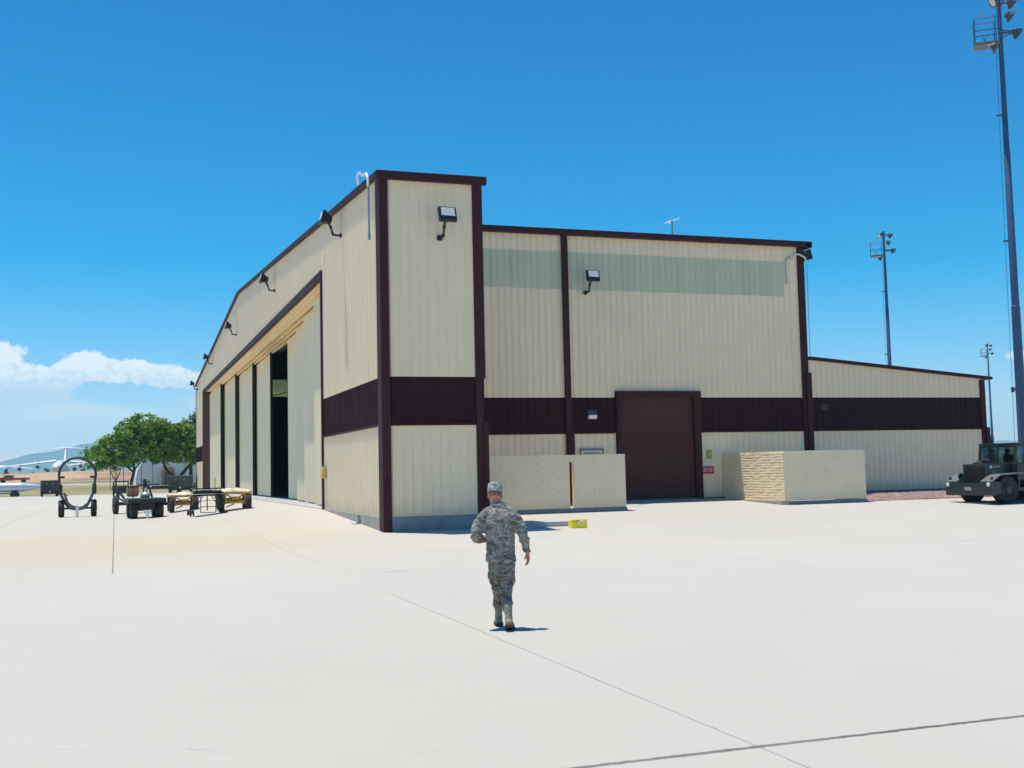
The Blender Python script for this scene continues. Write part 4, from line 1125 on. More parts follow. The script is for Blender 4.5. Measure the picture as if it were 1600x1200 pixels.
for s in (-1, 1):
    b = MB()
    x0, x1 = (s*.62, s*1.20)
    b.prism([(1.08, .925), (.55, 1.20), (-.70, 1.24), (-.70, 1.20), (.53, 1.15), (1.08, .875)], 'x', min(x0, x1), max(x0, x1))
    b.prism([(1.0, .60), (.60, .60), (.60, 1.15), (1.0, .90)], 'x', min(x0, x0+s*.04), max(x0, x0+s*.04))
    b.build('fender', fm, TR, bevel=.01)
b = MB(); b.box(-.62, .62, -.75, .70, .62, 1.62); b.build('hood', M['truck'], TR, bevel=.03)
b = MB(); b.box(-.5, .5, .702, .72, .80, 1.50)
for k in range(9): b.box(-.48, .48, .72, .735, .84+k*.072, .875+k*.072)
b.build('grille', M['black'], TR)
b = MB(); b.tube([(.1, .2, 1.60), (.35, .1, 1.72), (.3, -.3, 1.76), (0, -.2, 1.74)], .06, 8); b.box(-.1, .45, -.45, .3, 1.62, 1.68); b.build('hood_load', mat('blue_black_cover', (.04, .045, .06), .6), TR, smooth=True)
b = MB(); b.lathe([(.13, -.03), (.15, 0), (.13, .03), (.085, .03), (.07, 0), (.085, -.03)], 'x', 18, (.66, .78, 1.12)); b.build('tow_ring', M['black'], TR, smooth=True)
# cab
b = MB()
def bar(x0, x1, y0, y1, z0, z1): b.box(x0, x1, y0, y1, z0, z1)
for s in (-1, 1):
    xa, xb = sorted((s*.86, s*.96))
    b.prism([(-.62, 1.62), (-.52, 1.62), (-.62, 2.36), (-.72, 2.36)], 'x', xa, xb)
    bar(xa, xb, -1.25, -1.13, 1.62, 2.36); bar(xa, xb, -2.2, -2.08, 1.3, 2.36)
    bar(xa, xb, -2.2, -.66, 2.30, 2.40)
b.box(-.86, .86, -.72, -.62, 2.28, 2.40); b.box(-.96, .96, -2.2, -2.08, 2.30, 2.40); b.box(-.99, .99, -2.25, -.60, 2.40, 2.45)
b.box(-.035, .035, -.66, -.58, 1.62, 2.36); b.box(-.96, .96, -.60, -.50, 1.58, 1.66)
cabf = b.build('cab_frame', M['truck'], TR, bevel=.012)
b = MB(); b.box(-.97, -.90, -2.2, -.62, .95, 1.62); b.box(.90, .97, -2.2, -.62, .95, 1.62); b.box(-.95, .95, -2.2, -2.12, .95, 1.62); b.box(-.95, .95, -3.6, -2.2, .70, 1.35); b.box(-1.1, 1.1, -3.8, -3.5, .45, .95); b.box(-.9, .9, -3.5, .6, .50, .66); b.box(-.95, .95, -.76, -.68, .66, 1.6)
b.build('tractor_body', M['truck'], TR, bevel=.02)
b = MB(); b.add([(-.86, -.585, 1.66), (.86, -.585, 1.66), (.86, -.68, 2.29), (-.86, -.68, 2.29)], [(0,1,2,3)]); o = b.build('windscreen', M['glass'], cabf); so = o.modifiers.new('t', 'SOLIDIFY'); so.thickness = .008
for s in (-1, 1):
    b = MB(); b.box(s*.91-.004, s*.91+.004, -1.13, -.70, 1.66, 2.29); b.build('side_window', M['glass'], cabf)
    b = MB(); b.box(s*.91-.004, s*.91+.004, -2.08, -1.25, 1.64, 2.29); b.build('side_window', M['glass'], cabf)
b = MB(); b.tube([(.0-.45+.19*math.cos(t), -1.0+.05*math.sin(t)*1.0, 1.78+.19*math.sin(t)) for t in [2*PI*k/18 for k in range(18)]], .018, 6, closed=True); b.tube([(-.45, -1.0, 1.78), (-.45, -.72, 1.5)], .02, 6); b.build('steering_wheel', M['black'], TR)
b = MB(); b.box(-.75, -.2, -1.75, -1.25, 1.15, 1.32); b.box(-.75, -.2, -1.85, -1.72, 1.3, 2.0); b.box(.2, .75, -1.75, -1.25, 1.15, 1.32); b.box(.2, .75, -1.85, -1.72, 1.3, 2.0); b.build('seat', M['seal'], TR, bevel=.05)
b = MB(); b.ell((.5, -1.75, 2.12), .10, .08, .12, 12, 8); b.build('headrest', M['seal'], TR)
# small white maker mark on the hood side: emblem and a line of illegible letters
b = MB(); b.lathe([(.055, -.632), (.055, -.626)], 'x', 16, (0, .46, 1.49))
for k in range(8):
    y = .37-k*.05
    b.box(-.632, -.626, y-.038, y-.028, 1.465, 1.52); b.box(-.632, -.626, y-.028, y-.008, 1.465+.022*(k % 3), 1.477+.022*(k % 3))
b.build('maker_mark', M['white'], TR)
b = MB(); b.lathe([(.03, -.64), (.03, -.62)], 'x', 10, (0, .35, 1.28)); b.lathe([(.03, -.64), (.03, -.62)], 'x', 10, (0, .0, 1.22)); b.build('hood_catch', M['galv'], TR)

# ------------------------------------------------------------------ lamp masts
lm = thing('lamp_mast', 'tall steel lamp mast rising behind the tow tractor at the right edge', 'lamp post', (37.3, 12.6, -.50), R(-38), 'stadium style lamp masts beyond the hangar')
b = MB(); b.tube([(0,0,0), (0,0,9.3), (0,0,9.32), (0,0,17.2), (0,0,17.22), (0,0,25.2)], [.27, .225, .20, .165, .15, .11], 16); b.build('pole', M['pole'], lm, smooth=True)
b = MB(); b.tube([(-.42, -.1, 2.6), (-.36, -.05, 9.4), (-.30, 0, 16.8), (-.24, 0, 22.6)], .012, 5)
for z in (5.2, 12.6, 19): b.box(-.42, -.1, -.05, .05, z-.04, z+.05)
b.box(-.45, -.28, -.09, .09, 5.05, 5.3); b.build('safety_cable', M['pole'], lm)
b = MB(); b.box(-1.32, -.1, -.45, .45, 22.62, 22.75); b.build('platform', mat('rusty_platform', (.20, .17, .165), .7, var=.2, scale=6), lm)
b = MB()
for x in (-1.30, -.25):
    for y in (-.43, .43): b.cyl((x, y, 22.7), (x, y, 24.0), .028, n=6)
for z in (23.35, 24.0):
    for y in (-.43, .43): b.cyl((-1.30, y, z), (-.1, y, z), .024, n=6)
    b.cyl((-1.30, -.43, z), (-1.30, .43, z), .024, n=6)
b.tube([(-1.0, .43, 22.7), (-.6, .43, 23.35)], .016, 5); b.tube([(-.9, .43, 23.35), (-.5, .43, 22.7)], .016, 5); b.tube([(-1.30, -.43, 24.0), (-.05, 0, 24.8)], .016, 5)
b.build('railing', M['pole'], lm)
b = MB(); b.tube([(-.2, -.8, 24.9), (.25, 0, 24.9), (.2, .8, 24.9)], .05, 6); b.cyl((0, 0, 24.75), (.5, 0, 24.75), .05, n=6); b.build('cross_arm', M['pole'], lm)
b = MB(); b.tube([(-.1, -.6, 23.2), (.7, 0, 23.2), (.1, .6, 23.2)], .05, 6); b.cyl((0, 0, 23.2), (.7, 0, 23.2), .05, n=6); b.build('cross_arm', M['pole'], lm)
for x, y, z, tilt in ((.62, .05, 24.75, 30), (.80, .0, 23.15, 30), (-.28, -.65, 24.72, 200), (-.45, -.60, 22.35, 170), (.45, -.5, 23.9, 20)):
    T = Matrix.Translation((x, y, z)) @ Matrix.Rotation(R(tilt), 4, 'Z') @ Matrix.Rotation(R(32), 4, 'Y') @ Matrix.Scale(.85, 4)
    q = MB(); q.lathe([(.10, -.28), (.20, -.22), (.24, -.02), (.36, .10), (.37, .16), (.33, .16), (.31, .12)], 'x', 18, (0, 0, 0), T); o = q.build('lamp_head', M['plane_dark'], lm, smooth=True)
    q = MB(); q.lathe([(.30, .125), (.30, .14)], 'x', 18, (0, 0, 0), T); q.build('lamp_glass', M['lens'], o)
lm2 = dup(lm, (64.1, 57.8, -.3), R(-38), 'tall steel lamp mast standing behind the sloping roof of the hangar wing'); lm2.scale = (1, 1, .975)
dup(lm, (156.2, 146.2, -.7), R(-38), 'smallest, most distant lamp mast just right of the hangar wing')

lm.scale = (1, 1, 1.075)
# ------------------------------------------------------------------ trees and plants
def foliage(mb, clumps, n, size, rnd, drop=.25):
    tot = sum(r[0]*r[1]*r[2] for _, r in clumps)
    for (c, r) in clumps:
        k = int(n*r[0]*r[1]*r[2]/tot)
        # twig clusters inside the clump
        cl = []
        for _ in range(max(5, k//26)):
            while True:
                p = Vector((rnd.uniform(-1, 1), rnd.uniform(-1, 1), rnd.uniform(-1, 1)))
                if .35 < p.length < 1.0: break
            if rnd.random() < .16: p *= rnd.uniform(1.05, 1.32)/max(p.length, .3)
            cl.append(Vector((c[0]+p.x*r[0], c[1]+p.y*r[1], c[2]+p.z*r[2])))
        for i in range(k):
            q = rnd.choice(cl) + Vector((rnd.gauss(0, .22), rnd.gauss(0, .22), rnd.gauss(0, .15)-drop*rnd.random()**2))
            s = size*rnd.uniform(.6, 1.4)
            u = Vector((rnd.gauss(0, 1), rnd.gauss(0, 1), rnd.gauss(0, .6))).normalized()
            w = u.cross(Vector((rnd.gauss(0, 1), rnd.gauss(0, 1), rnd.gauss(0, 1)))).normalized()
            mb.add([q-u*s-w*s*.35, q+u*s*.3-w*s*.42, q+u*s, q+u*s*.2+w*s*.42], [(0, 1, 2, 3)])
def make_tree(name, label, cat, loc, trunk, clumps, n, size, bark, leaf, seed, group=None):
    rnd = random.Random(seed)
    t = thing(name, label, cat, loc, 0, group)
    b = MB()
    for pts, rs in trunk:
        a, r = spline(pts, rs, 5); b.tube(a, r, 9)
    for c, r in clumps:
        src = min((Vector(p[0][-1]) for p in trunk), key=lambda q: (q-Vector(c)).length)
        for k in range(3):
            e = Vector(c)+Vector((rnd.uniform(-.6, .6)*r[0], rnd.uniform(-.6, .6)*r[1], rnd.uniform(-.1, .7)*r[2]))
            a, rr = spline([src, (src+e)/2+Vector((rnd.gauss(0, .2), rnd.gauss(0, .2), .15)), e], [.09, .06, .02], 4); b.tube(a, rr, 6)
    b.build('trunk', bark, t, smooth=True)
    b = MB(); foliage(b, clumps, n, size, rnd); b.build('crown', leaf, t)
    return t
G0 = lambda x, y: fz(x, y)
# left mesquite (trunk seen just left of the white shelter)
tx, ty = -6.0, 128
z0 = -.66
make_tree('mesquite_tree', 'green spreading mesquite tree, the left one with a single dark trunk', 'tree', (tx, ty, z0),
    [([(0,0,-.1), (.1,0,1.6), (.45,0,3.2), (.35,.1,5.0)], [.24, .21, .18, .12]), ([(.40,0,2.9), (-.3,.1,3.6), (-1.4,0,4.6)], [.13, .11, .08]), ([(.42,0,3.2), (1.2,.2,4.2), (1.9,.1,5.4)], [.13, .10, .07])],
    [((-4.0, 0, 5.1), (2.0, 1.9, 1.6)), ((-2.2, .3, 6.4), (1.8, 1.9, 1.8)), ((-.2, 0, 8.0), (2.1, 2.1, 2.0)), ((2.3, .3, 8.2), (2.3, 2.0, 2.0)), ((.2, -.6, 5.6), (2.3, 1.7, 1.5)), ((2.2, .4, 10.0), (1.9, 1.5, 1.1)), ((3.9, .5, 8.4), (1.7, 1.6, 1.6)), ((-3.2, -.4, 4.2), (1.6, 1.3, .8)), ((2.9, .2, 6.4), (1.8, 1.7, 1.5)), ((.3, .2, 9.6), (1.5, 1.3, .9)), ((-1.2, -.3, 4.4), (1.5, 1.2, .7))],
    15000, .22, M['bark'], M['leaf'], 11, 'mesquite trees left of the hangar')
make_tree('mesquite_tree', 'green mesquite tree with a low forked dark trunk against the white shelter', 'tree', (.45, 130, -.66),
    [([(0,0,-.1), (0,0,1.2), (-.2,0,2.2)], [.34, .30, .27]), ([(-.1,0,2.0), (-1.3,0,2.75), (-1.9,0,3.6), (-2.1,.1,4.8)], [.24, .21, .19, .13]), ([(-.1,0,2.0), (.7,0,3.0), (1.5,.1,4.0), (1.9,.1,5.0)], [.25, .22, .19, .13])],
    [((-2.4, 0, 6.2), (1.9, 1.8, 1.6)), ((-.6, .2, 6.5), (1.8, 1.8, 1.5)), ((1.5, 0, 6.9), (1.9, 1.7, 1.9)), ((-1.3, 0, 8.2), (1.8, 1.7, 1.5)), ((.6, .2, 8.6), (1.6, 1.5, 1.2)), ((2.7, 0, 6.0), (1.4, 1.5, 1.6)), ((.3, .3, 5.3), (1.7, 1.4, .8)), ((-2.8, -.2, 5.1), (1.3, 1.3, .9)), ((2.3, 0, 4.9), (1.2, 1.2, .8))],
    14000, .22, M['bark'], M['leaf'], 12, 'mesquite trees left of the hangar')
make_tree('tall_tree', 'taller duller green tree with sparse crown rising behind the mesquites', 'tree', (3.0, 148, -.35),
    [([(0,0,-.1), (.1,0,3), (-.1,0,6), (.2,0,8.6)], [.3, .26, .2, .1]), ([(0,0,5), (-1.4,0,6.6), (-2.4,0,8.2)], [.16, .12, .06])],
    [((-.4, 0, 9.4), (1.4, 1.4, 1.2)), ((.8, 0, 10.9), (.9, 1.0, 1.1)), ((-2.0, 0, 9.2), (1.5, 1.3, .9)), ((-3.7, 0, 9.6), (1.3, 1.2, .7)), ((.6, 0, 7.4), (1.6, 1.5, 1.2)), ((-1.6, .2, 7.4), (1.6, 1.5, .9)), ((1.2, 0, 12.0), (.5, .5, .6))],
    5200, .22, M['bark'], M['leaf_dull'], 13)
# small pale forked sapling
make_tree('sapling', 'small bare pale-barked sapling left of the mesquite trunk', 'sapling', (-7.9, 136, -.55),
    [([(0,0,-.1), (0,0,1.4), (.05,0,1.9)], [.18, .15, .13]), ([(0,0,1.7), (-.5,0,2.6), (-.8,0,3.6)], [.10, .08, .04]), ([(0,0,1.7), (.45,0,2.7), (.75,0,3.8)], [.10, .08, .04]), ([(0,0,1.8), (.05,.1,3.0), (0,.2,4.0)], [.08, .06, .03])],
    [((0, .1, 4.3), (1.0, .8, .35))], 160, .16, M['pale_bark'], M['leaf_dull'], 14)
# cypress beyond the wing
make_tree('cypress_tree', 'narrow dark cypress tree between the hangar wing and the tow tractor', 'tree', (132.0, 120.0, -.7),
    [([(0,0,-.1), (0,0,3), (0,0,6)], [.2, .16, .05])],
    [((0, 0, 2.0), (.75, .75, 2.0)), ((0, 0, 4.0), (.62, .62, 1.7)), ((.05, 0, 5.4), (.35, .35, .95))], 2200, .16, M['bark'], M['leaf_dark'], 15)
# dark shrubs and palms along the dirt bank
srnd = random.Random(5)
sh = None
for i, (x, y, w, h, lab) in enumerate(((-31.2, 392, 3.6, 5.2, 'wide dark shrub behind the hoop stand on the dirt bank'), (-47.8, 395, 1.3, 5.6, 'thin dark tree above the dirt bank, second from the left edge'), (-52.5, 398, 1.6, 4.6, 'dark shrub on the dirt bank near the left edge'),
        (-43.5, 392, 1.2, 5.4, 'thin dark tree above the dirt bank right of the red truck'), (-39.5, 394, 1.7, 4.0, 'low dark shrub on the dirt bank left of the wide one'), (-25.5, 398, 1.8, 4.0, 'low dark shrub seen through the hoop stand'), (-19.5, 396, 2.2, 4.6, 'dark shrub at the left foot of the mesquites'), (-57, 396, 2.4, 5.6, 'big dark shrub at the left edge of the dirt bank'), (-35.8, 396, 1.4, 4.2, 'small round shrub just left of the parked aircraft'))):
    z = fz(x, y)
    make_tree('shrub', lab, 'shrub', (x, y, z), [([(0,0,-.3), (0,0,h*.4), (.1,0,h*.7)], [.2, .15, .06])], [((0, 0, h*.52), (w, w*.8, h*.45)), ((w*.4, 0, h*.7), (w*.6, w*.5, h*.3)), ((-w*.5, 0, h*.4), (w*.6, w*.5, h*.32))], 420, .42, M['bark'], M['shrub'], 30+i, 'dark shrubs along the dirt bank')

# ------------------------------------------------------------------ white arched shelter
sx, sy = .9, 176
shl = thing('arched_shelter', 'white arched fabric shelter behind the mesquite trees', 'shelter', (sx, sy, fz(sx, sy)), R(0))
b = MB(); n = 24; vs = []; fs = []
arc = [(5.4*math.copysign(abs(math.cos(R(180*k/n)))**.75, math.cos(R(180*k/n))), 5.9*math.sin(R(180*k/n))**.8) for k in range(n+1)]
m_ = 18
for j in range(m_+1):
    bulge = .08*math.cos(j*PI/1.5)
    for x, z in arc: vs.append((x*(1+bulge*.12), j*1.1, z*(1+bulge*.12)-.1))
for j in range(m_):
    for k in range(n): fs.append((j*(n+1)+k, j*(n+1)+k+1, (j+1)*(n+1)+k+1, (j+1)*(n+1)+k))
fs.append(tuple(range(n+1))); fs.append(tuple(range(m_*(n+1), (m_+1)*(n+1))))
b.add(vs, fs); b.build('shelter_skin', M['fabric_white'], shl, smooth=True)
b = MB()
for x in (-2.6, 2.9): b.tube([(x, -.04, 0), (x, -.04, 5.9*max(0, 1-(abs(x)/5.4)**2.4)**.5)], .04, 5)
b.box(-5.4, 5.4, -.12, -.02, -.1, .22); b.build('seam', M['frame_grey'], shl)
b = MB()
ar = [(1.45*math.cos(R(180*k/14)), 2.2+1.25*math.sin(R(180*k/14))) for k in range(15)]
out = [(1.45, -.1)] + ar + [(-1.45, -.1)]
inn = [(1.05, -.1)] + [(x*.72, 2.2+(z-2.2)*.72) for x, z in ar] + [(-1.05, -.1)]
vs = [(x-.05, -1.5, z) for x, z in out] + [(x-.05, 0, z) for x, z in out]; k_ = len(out)
b.add(vs, [(i, i+1, k_+i+1, k_+i) for i in range(k_-1)])
vs = [(x-.05, -1.5, z) for x, z in out] + [(x-.05, -1.5, z) for x, z in inn]
b.add(vs, [(i, i+1, k_+i+1, k_+i) for i in range(k_-1)])
b.add([(x-.05, -.6, z) for x, z in inn], [tuple(range(k_))])
vb = b.build('vestibule', M['vestibule'], shl)
b = MB(); vs = [(x*1.03-.05, -1.54, z+.04) for x, z in ar] + [(x*1.03-.05, -1.1, z+.04) for x, z in ar] + [(x*.86-.05, -1.54, 2.2+(z-2.2)*.86) for x, z in ar]; q = len(ar)
b.add(vs, [(i, i+1, q+i+1, q+i) for i in range(q-1)] + [(i, i+1, 2*q+i+1, 2*q+i) for i in range(q-1)]); b.build('vestibule_rim', M['tarp'], vb)
b = MB(); b.box(-.55, .55, -.70, -.62, -.05, 2.25); b.build('shelter_door', M['doorgrey'], vb)
# low dark kerb timbers and rail fence in front of it
for i, (x, y, w, lab) in enumerate(((-.6, 150, 2.6, 'low dark timber stack on the grass in front of the white shelter'), (3.4, 152, 1.9, 'short dark timber stack on the grass right of the shelter doorway'))):
    t = thing('timber_stack', lab, 'timber stack', (x, y, fz(x, y)), R(4))
    for k in range(3):
        q = MB(); q.box(-w, w, -.5+k*.35, -.22+k*.35, 0, .28); q.build('timber', M['timber'], t, bevel=.02)
    q = MB(); q.box(-w*.8, w*.9, -.3, .15, .282, .52); q.build('timber', M['timber'], t, bevel=.02)
fe = thing('rail_fence', 'thin rusty post and rail fence on the grass left of the trees', 'fence', (-9.3, 152, fz(-9.3, 152)))
for k, x in enumerate((.6, 2.55, 5.2)):
    q = MB(); q.cyl((x, 0, -.2), (x, 0, 3.6), .05, n=6); q.build('fence_post', M['timber'], fe)
q = MB()
for z in (1.6, 2.9): q.cyl((-1.4, 0, z), (5.2, 0, z), .022, n=5)
q.build('fence_rail', M['timber'], fe)

# ------------------------------------------------------------------ aircraft
def airfoil(mb, root, tip, cr, ct, th):
    """tapered panel between two leading-edge points, chord along +Y"""
    def sec(p, c, t):
        x, y, z = p
        return [(x, y, z), (x, y+c*.3, z+t), (x, y+c, z), (x, y+c*.3, z-t*.5)]
    vs = sec(root, cr, th) + sec(tip, ct, th*.45)
    mb.add(vs, [(0,1,5,4),(1,2,6,5),(2,3,7,6),(3,0,4,7),(0,3,2,1),(4,5,6,7)])
ap = thing('cargo_aircraft', 'white T-tailed cargo aircraft parked beyond the dirt bank, left of the trees', 'aircraft', (-30.0, 490, fz(-30, 490)), R(-2.5), 'parked cargo aircraft in the distance')
b = MB(); b.lathe([(.2, -22), (1.2, -20.8), (2.0, -18), (2.5, -13), (2.5, 14), (2.0, 22), (.6, 31)], 'y', 28, (0, 0, 7.0)); b.ell((0, 0, 9.4), 1.7, 9, 1.0, 20, 10); b.build('fuselage', M['plane'], ap, smooth=True)
for s in (-1, 1):
    b = MB(); airfoil(b, (s*1.5, -7, 10.0), (s*27, 6, 7.6), 9.5, 3.2, .75); b.build('wing', M['plane'], ap)
    for x, y, z in ((s*8.5, -7.5, 7.7), (s*16, -3.5, 6.9)):
        b = MB(); b.lathe([(.7, 0), (.95, .1), (1.05, 1.6), (.6, 4.2)], 'y', 18, (x, y, z)); b.box(x-.15, x+.15, y+1, y+5, z+.8, z+1.9); o = b.build('engine', M['plane'], ap, smooth=True)
        b = MB(); b.lathe([(.65, -.02), (.65, -.08)], 'y', 18, (x, y, z)); b.build('engine_inlet', M['plane_dark'], o)
b = MB(); vs = [(-.35, 18, 9), (.35, 18, 9), (.3, 28, 9), (-.3, 28, 9), (-.2, 24, 16.2), (.2, 24, 16.2), (.2, 29.5, 16.2), (-.2, 29.5, 16.2)]
b.add(vs, [(0,1,2,3),(4,7,6,5),(0,4,5,1),(1,5,6,2),(2,6,7,3),(3,7,4,0)]); b.build('tail_fin', M['plane'], ap)
for s in (-1, 1):
    b = MB(); airfoil(b, (s*.1, 23.5, 16.3), (s*9.2, 28, 16.0), 5, 2.2, .4); b.build('tailplane', M['plane'], ap)
b = MB()
for x, y in ((-2.6, 0), (2.6, 0), (0, -16)): b.cyl((x, y, 0), (x, y, 4), .25, n=8); b.lathe([(.3, -.5), (.75, -.5), (.75, .5), (.3, .5)], 'x', 16, (x, y, .75))
b.build('landing_gear', M['plane_dark'], ap)
dup(ap, (-70, 520, fz(-70, 520)), R(3), 'white cargo aircraft cut off by the left edge, only its wing in view')
dup(ap, (-8.5, 500, fz(-8, 500)), R(-5), 'white cargo aircraft mostly hidden behind the mesquite trees')

# red truck at far left
rt = thing('red_truck', 'small red flatbed truck on the dirt bank at the left edge', 'truck', (-36.2, 316, fz(-36, 316)), R(80))
b = MB(); b.box(-1.1, 1.1, -1.0, 1.2, .6, 2.1); b.prism([(1.2, .6), (2.6, .6), (2.6, 1.4), (1.2, 1.6)], 'x', -1.1, 1.1); rtm = mat('faded_red_paint', (.50, .085, .06), .5, var=.1); b.build('cab', rtm, rt, bevel=.08)
b = MB(); b.box(-1.15, 1.15, -5.2, -1.1, .7, 1.35); b.build('flatbed', rtm, rt, bevel=.03)
b = MB(); b.box(-1.11, 1.11, -.7, .9, 1.45, 1.95); b.build('windows', M['plane_dark'], rt)
wheelset(rt, [(-1.0, 1.7, .45), (1.0, 1.7, .45), (-1.0, -3.8, .45), (1.0, -3.8, .45)], .45, .3, M['charcoal'])
# low building far right
fb = thing('low_building', 'tiny low building with a red end wall seen over the tow tractor', 'building', (186, 172, -.9), R(-40))
b = MB(); b.box(-5, 9, 0, 6, 0, 4.2); b.build('wall', mat('pale_brown_wall', (.30, .25, .22), .8), fb)
b = MB(); b.box(-7.4, -5.0, -.3, 6, 0, 5.6); b.build('end_wall', mat('brick_red_wall', (.36, .09, .09), .8), fb)
b = MB(); b.prism([(-5.4, 4.2), (9.4, 4.2), (9.4, 4.7), (2, 5.6), (-4.99, 5.4)], 'y', -.4, 6.4); b.build('roof', mat('dark_shingle_roof', (.09, .085, .08), .8), fb)
b = MB()
for x in (-3, 0, 3, 6): b.box(x-.6, x+.6, -.05, .0, 1.2, 2.8)
b.build('window', M['plane_dark'], fb)

# ------------------------------------------------------------------ haze
HAZE = 1.05e-4
hm = bpy.data.materials.new('pale_haze'); hm.use_nodes = True
nt = hm.node_tree; nt.nodes.clear()
pv = nt.nodes.new('ShaderNodeVolumePrincipled'); oo = nt.nodes.new('ShaderNodeOutputMaterial')
pv.inputs['Color'].default_value = (.42, .84, 1.0, 1); pv.inputs['Density'].default_value = HAZE; pv.inputs['Anisotropy'].default_value = .1
nt.links.new(pv.outputs[0], oo.inputs['Volume'])
b = MB(); b.box(-10100, 10100, -10100, 10100, -8, 375)
hz = b.build('haze', hm); tag(hz, kind='stuff')

# ------------------------------------------------------------------ sky, sun
TS = Vector((-.155, .125, 1.0)).normalized()      # towards the sun
el = math.asin(TS.z); rot = math.atan2(TS.x, TS.y)
w = bpy.data.worlds.new('World'); S.world = w; w.use_nodes = True
t = NT(w.node_tree); w.node_tree.nodes.clear()
sky = t.node('ShaderNodeTexSky', sky_type='NISHITA'); sky.sun_disc = False
sky.sun_elevation = el; sky.sun_rotation = rot; sky.altitude = 800; sky.air_density = 1.0; sky.dust_density = .3; sky.ozone_density = 2.5
SKY = .10
ss = t.node('ShaderNodeSeparateColor'); t.link(sky.outputs[0], ss.inputs[0])
cc = t.node('ShaderNodeCombineColor')
for i_, (g_, k_) in enumerate(((2.0, 1.15), (1.34, 1.16), (1.15, 1.30))):
    v_ = t.math('MULTIPLY', t.math('POWER', t.math('MULTIPLY', ss.outputs[i_], SKY), g_), k_)
    if i_ == 0: v_ = t.math('MAXIMUM', t.math('MULTIPLY', t.math('SUBTRACT', v_, .072), 2.0), .002)
    t.link(v_, cc.inputs[i_])
skyc = cc.outputs[0]
tc = t.node('ShaderNodeTexCoord'); gen = tc.outputs['Generated']
sp = t.node('ShaderNodeSeparateXYZ'); t.link(gen, sp.inputs[0])
az = t.math('MULTIPLY', t.math('ARCTAN2', sp.outputs[0], sp.outputs[1]), 180/PI)
ele = t.math('MULTIPLY', t.math('ARCSINE', sp.outputs[2]), 180/PI)
cv = t.node('ShaderNodeCombineXYZ'); t.link(az, cv.inputs[0]); t.link(t.math('MULTIPLY', ele, 1.25), cv.inputs[1])
nA = t.noise(cv.outputs[0], .8, 7, .58, .3); nB = t.noise(t.mapping(cv.outputs[0], (.45, 1.1, 1), (9, 3, 0)), .9, 6, .6, .3)
def blob(a, e, sa, se, amp):
    u = t.math('DIVIDE', t.math('SUBTRACT', az, a), sa)
    dv = t.math('SUBTRACT', ele, e)
    # flatter below than above
    v = t.math('DIVIDE', dv, se)
    q = t.math('ADD', t.math('MULTIPLY', u, u), t.math('MULTIPLY', v, v))
    return t.math('MULTIPLY', t.math('EXPONENT', t.math('MULTIPLY', q, -1.0)), amp)
def total(lst):
    s_ = None
    for x in lst:
        q = blob(*x); s_ = q if s_ is None else t.math('ADD', s_, q)
    return s_
cum = total([(-1.35, 5.45, 1.15, .62, 1.15), (-.35, 5.2, 1.1, .55, 1.0), (.9, 5.1, 1.0, .45, .9), (2.2, 4.95, 1.3, .5, 1.1), (3.7, 4.65, 1.2, .42, 1.0), (-2.4, 4.9, 1.2, .5, .9), (-4.9, 5.7, 1.1, .7, 1.05), (-3.6, 4.6, 1.2, .5, .9), (-5.2, 4.6, 1.2, .5, .9), (-4.3, 3.8, 1.1, .4, .7), (-2.7, 4.05, 1.3, .42, .7),
             (43.6, 4.72, .85, .26, 1.0), (46, 4.9, 1.6, .5, 1.0), (-9, 5.0, 2.5, .8, 1.0), (-15, 5.2, 3.5, .9, 1.0), (-25, 4.5, 4, .8, .9), (62, 5.0, 4, .8, .9), (95, 5, 8, 1, .9), (150, 5, 12, 1.2, .9), (-70, 5, 12, 1.2, .9), (-130, 5, 12, 1.2, .9)])
wsp = total([(-2.8, 3.4, 2.4, .55, .9), (-.9, 2.95, 1.7, .45, 1.0), (1.3, 3.1, 1.6, .4, .9), (-4.6, 2.6, 1.8, .6, .8), (.0, 1.9, 4, .5, .9), (4.2, 3.6, 1.2, .4, .7), (-5.4, 1.8, 3, .5, .7), (42.5, 2.6, 1.6, .35, .35), (-12, 3, 5, .7, .8)])
nC = t.noise(cv.outputs[0], 2.6, 5, .6, .2)
dA = t.math('ADD', cum, t.math('ADD', t.math('MULTIPLY', t.math('SUBTRACT', nA, .5), 1.7), t.math('MULTIPLY', t.math('SUBTRACT', nC, .5), .55)))
mA = t.math('MULTIPLY', t.smooth(dA, .36, .66), t.smooth(cum, .04, .3))
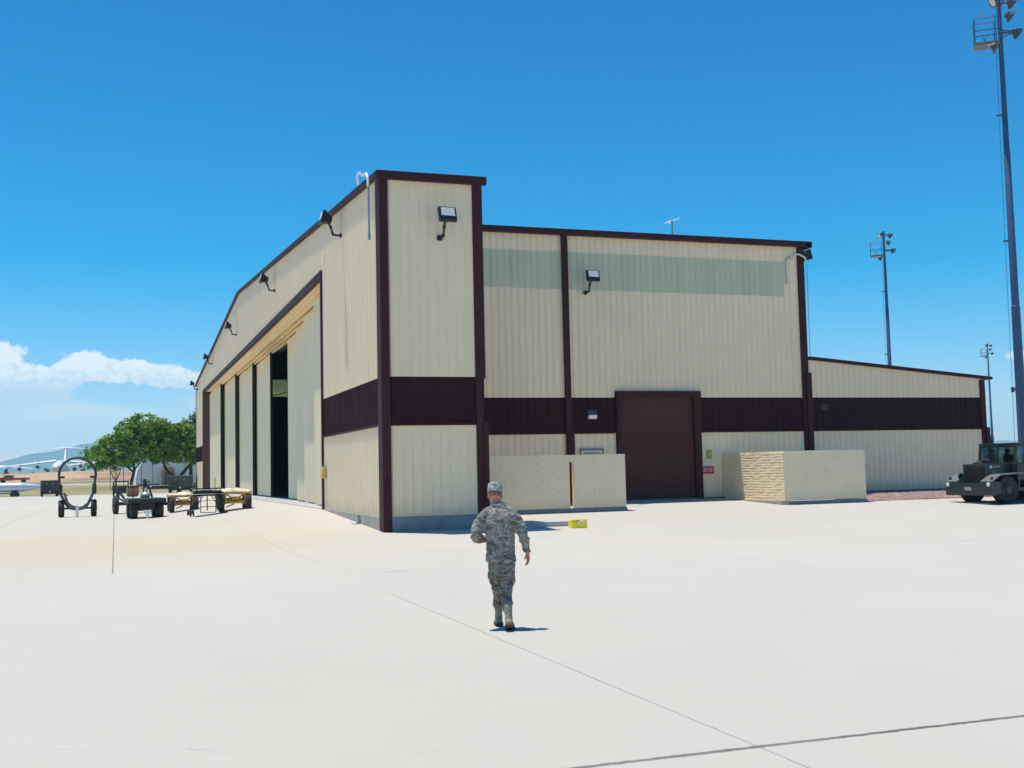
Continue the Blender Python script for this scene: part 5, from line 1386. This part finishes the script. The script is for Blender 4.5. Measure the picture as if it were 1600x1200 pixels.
dB = t.math('ADD', wsp, t.math('MULTIPLY', t.math('SUBTRACT', nB, .5), 1.6))
mB_ = t.math('MULTIPLY', t.math('MULTIPLY', t.smooth(dB, .22, 1.05), t.smooth(wsp, .02, .3)), .74)
shade = t.smooth(t.math('ADD', t.math('ADD', ele, t.math('MULTIPLY', nA, 1.6)), t.math('MULTIPLY', t.math('SUBTRACT', nC, .5), 2.6)), 4.9, 6.3)
ccol = t.mix(shade, (.55, .66, .80), (.85, .86, .88))
c1 = t.mix(mB_, skyc, (.66, .73, .82))
c2 = t.mix(t.math('MULTIPLY', mA, .93), c1, ccol)
bg = t.node('ShaderNodeBackground'); ow = t.node('ShaderNodeOutputWorld')
t.link(c2, bg.inputs['Color']); bg.inputs['Strength'].default_value = 1.0
t.link(bg.outputs[0], ow.inputs['Surface'])
sun = bpy.data.lights.new('sun', 'SUN'); sun.energy = 4.5; sun.angle = R(.5); sun.color = (1, .955, .875)
so = bpy.data.objects.new('sun', sun); COL.objects.link(so); so.rotation_euler = TS.to_track_quat('Z', 'Y').to_euler()
so.location = (0, 0, 60)

# ------------------------------------------------------------------ camera, output
cam = bpy.data.cameras.new('camera'); co = bpy.data.objects.new('camera', cam); COL.objects.link(co)
cam.sensor_width = 36; cam.lens = 39.93; cam.clip_start = .1; cam.clip_end = 40000
r_ = Vector((0.9440727, -0.32896255, -0.02259141)); u_ = Vector((-0.00367592, -0.07900892, 0.99686713)); f_ = Vector((0.32971688, 0.941032, 0.0757994))
co.matrix_world = Matrix(((r_.x, u_.x, -f_.x, -8.0122), (r_.y, u_.y, -f_.y, -35.24), (r_.z, u_.z, -f_.z, 1.3892), (0, 0, 0, 1)))
S.camera = co
S.render.engine = 'CYCLES'; S.render.resolution_x = 1024; S.render.resolution_y = 768
S.cycles.use_denoising = True; S.cycles.max_bounces = 8; S.cycles.transparent_max_bounces = 12; S.cycles.volume_bounces = 2
S.view_settings.view_transform = 'Standard'; S.view_settings.look = 'None'; S.view_settings.gamma = 1.0
S.view_settings.use_curve_mapping = False
S.view_settings.exposure = .24
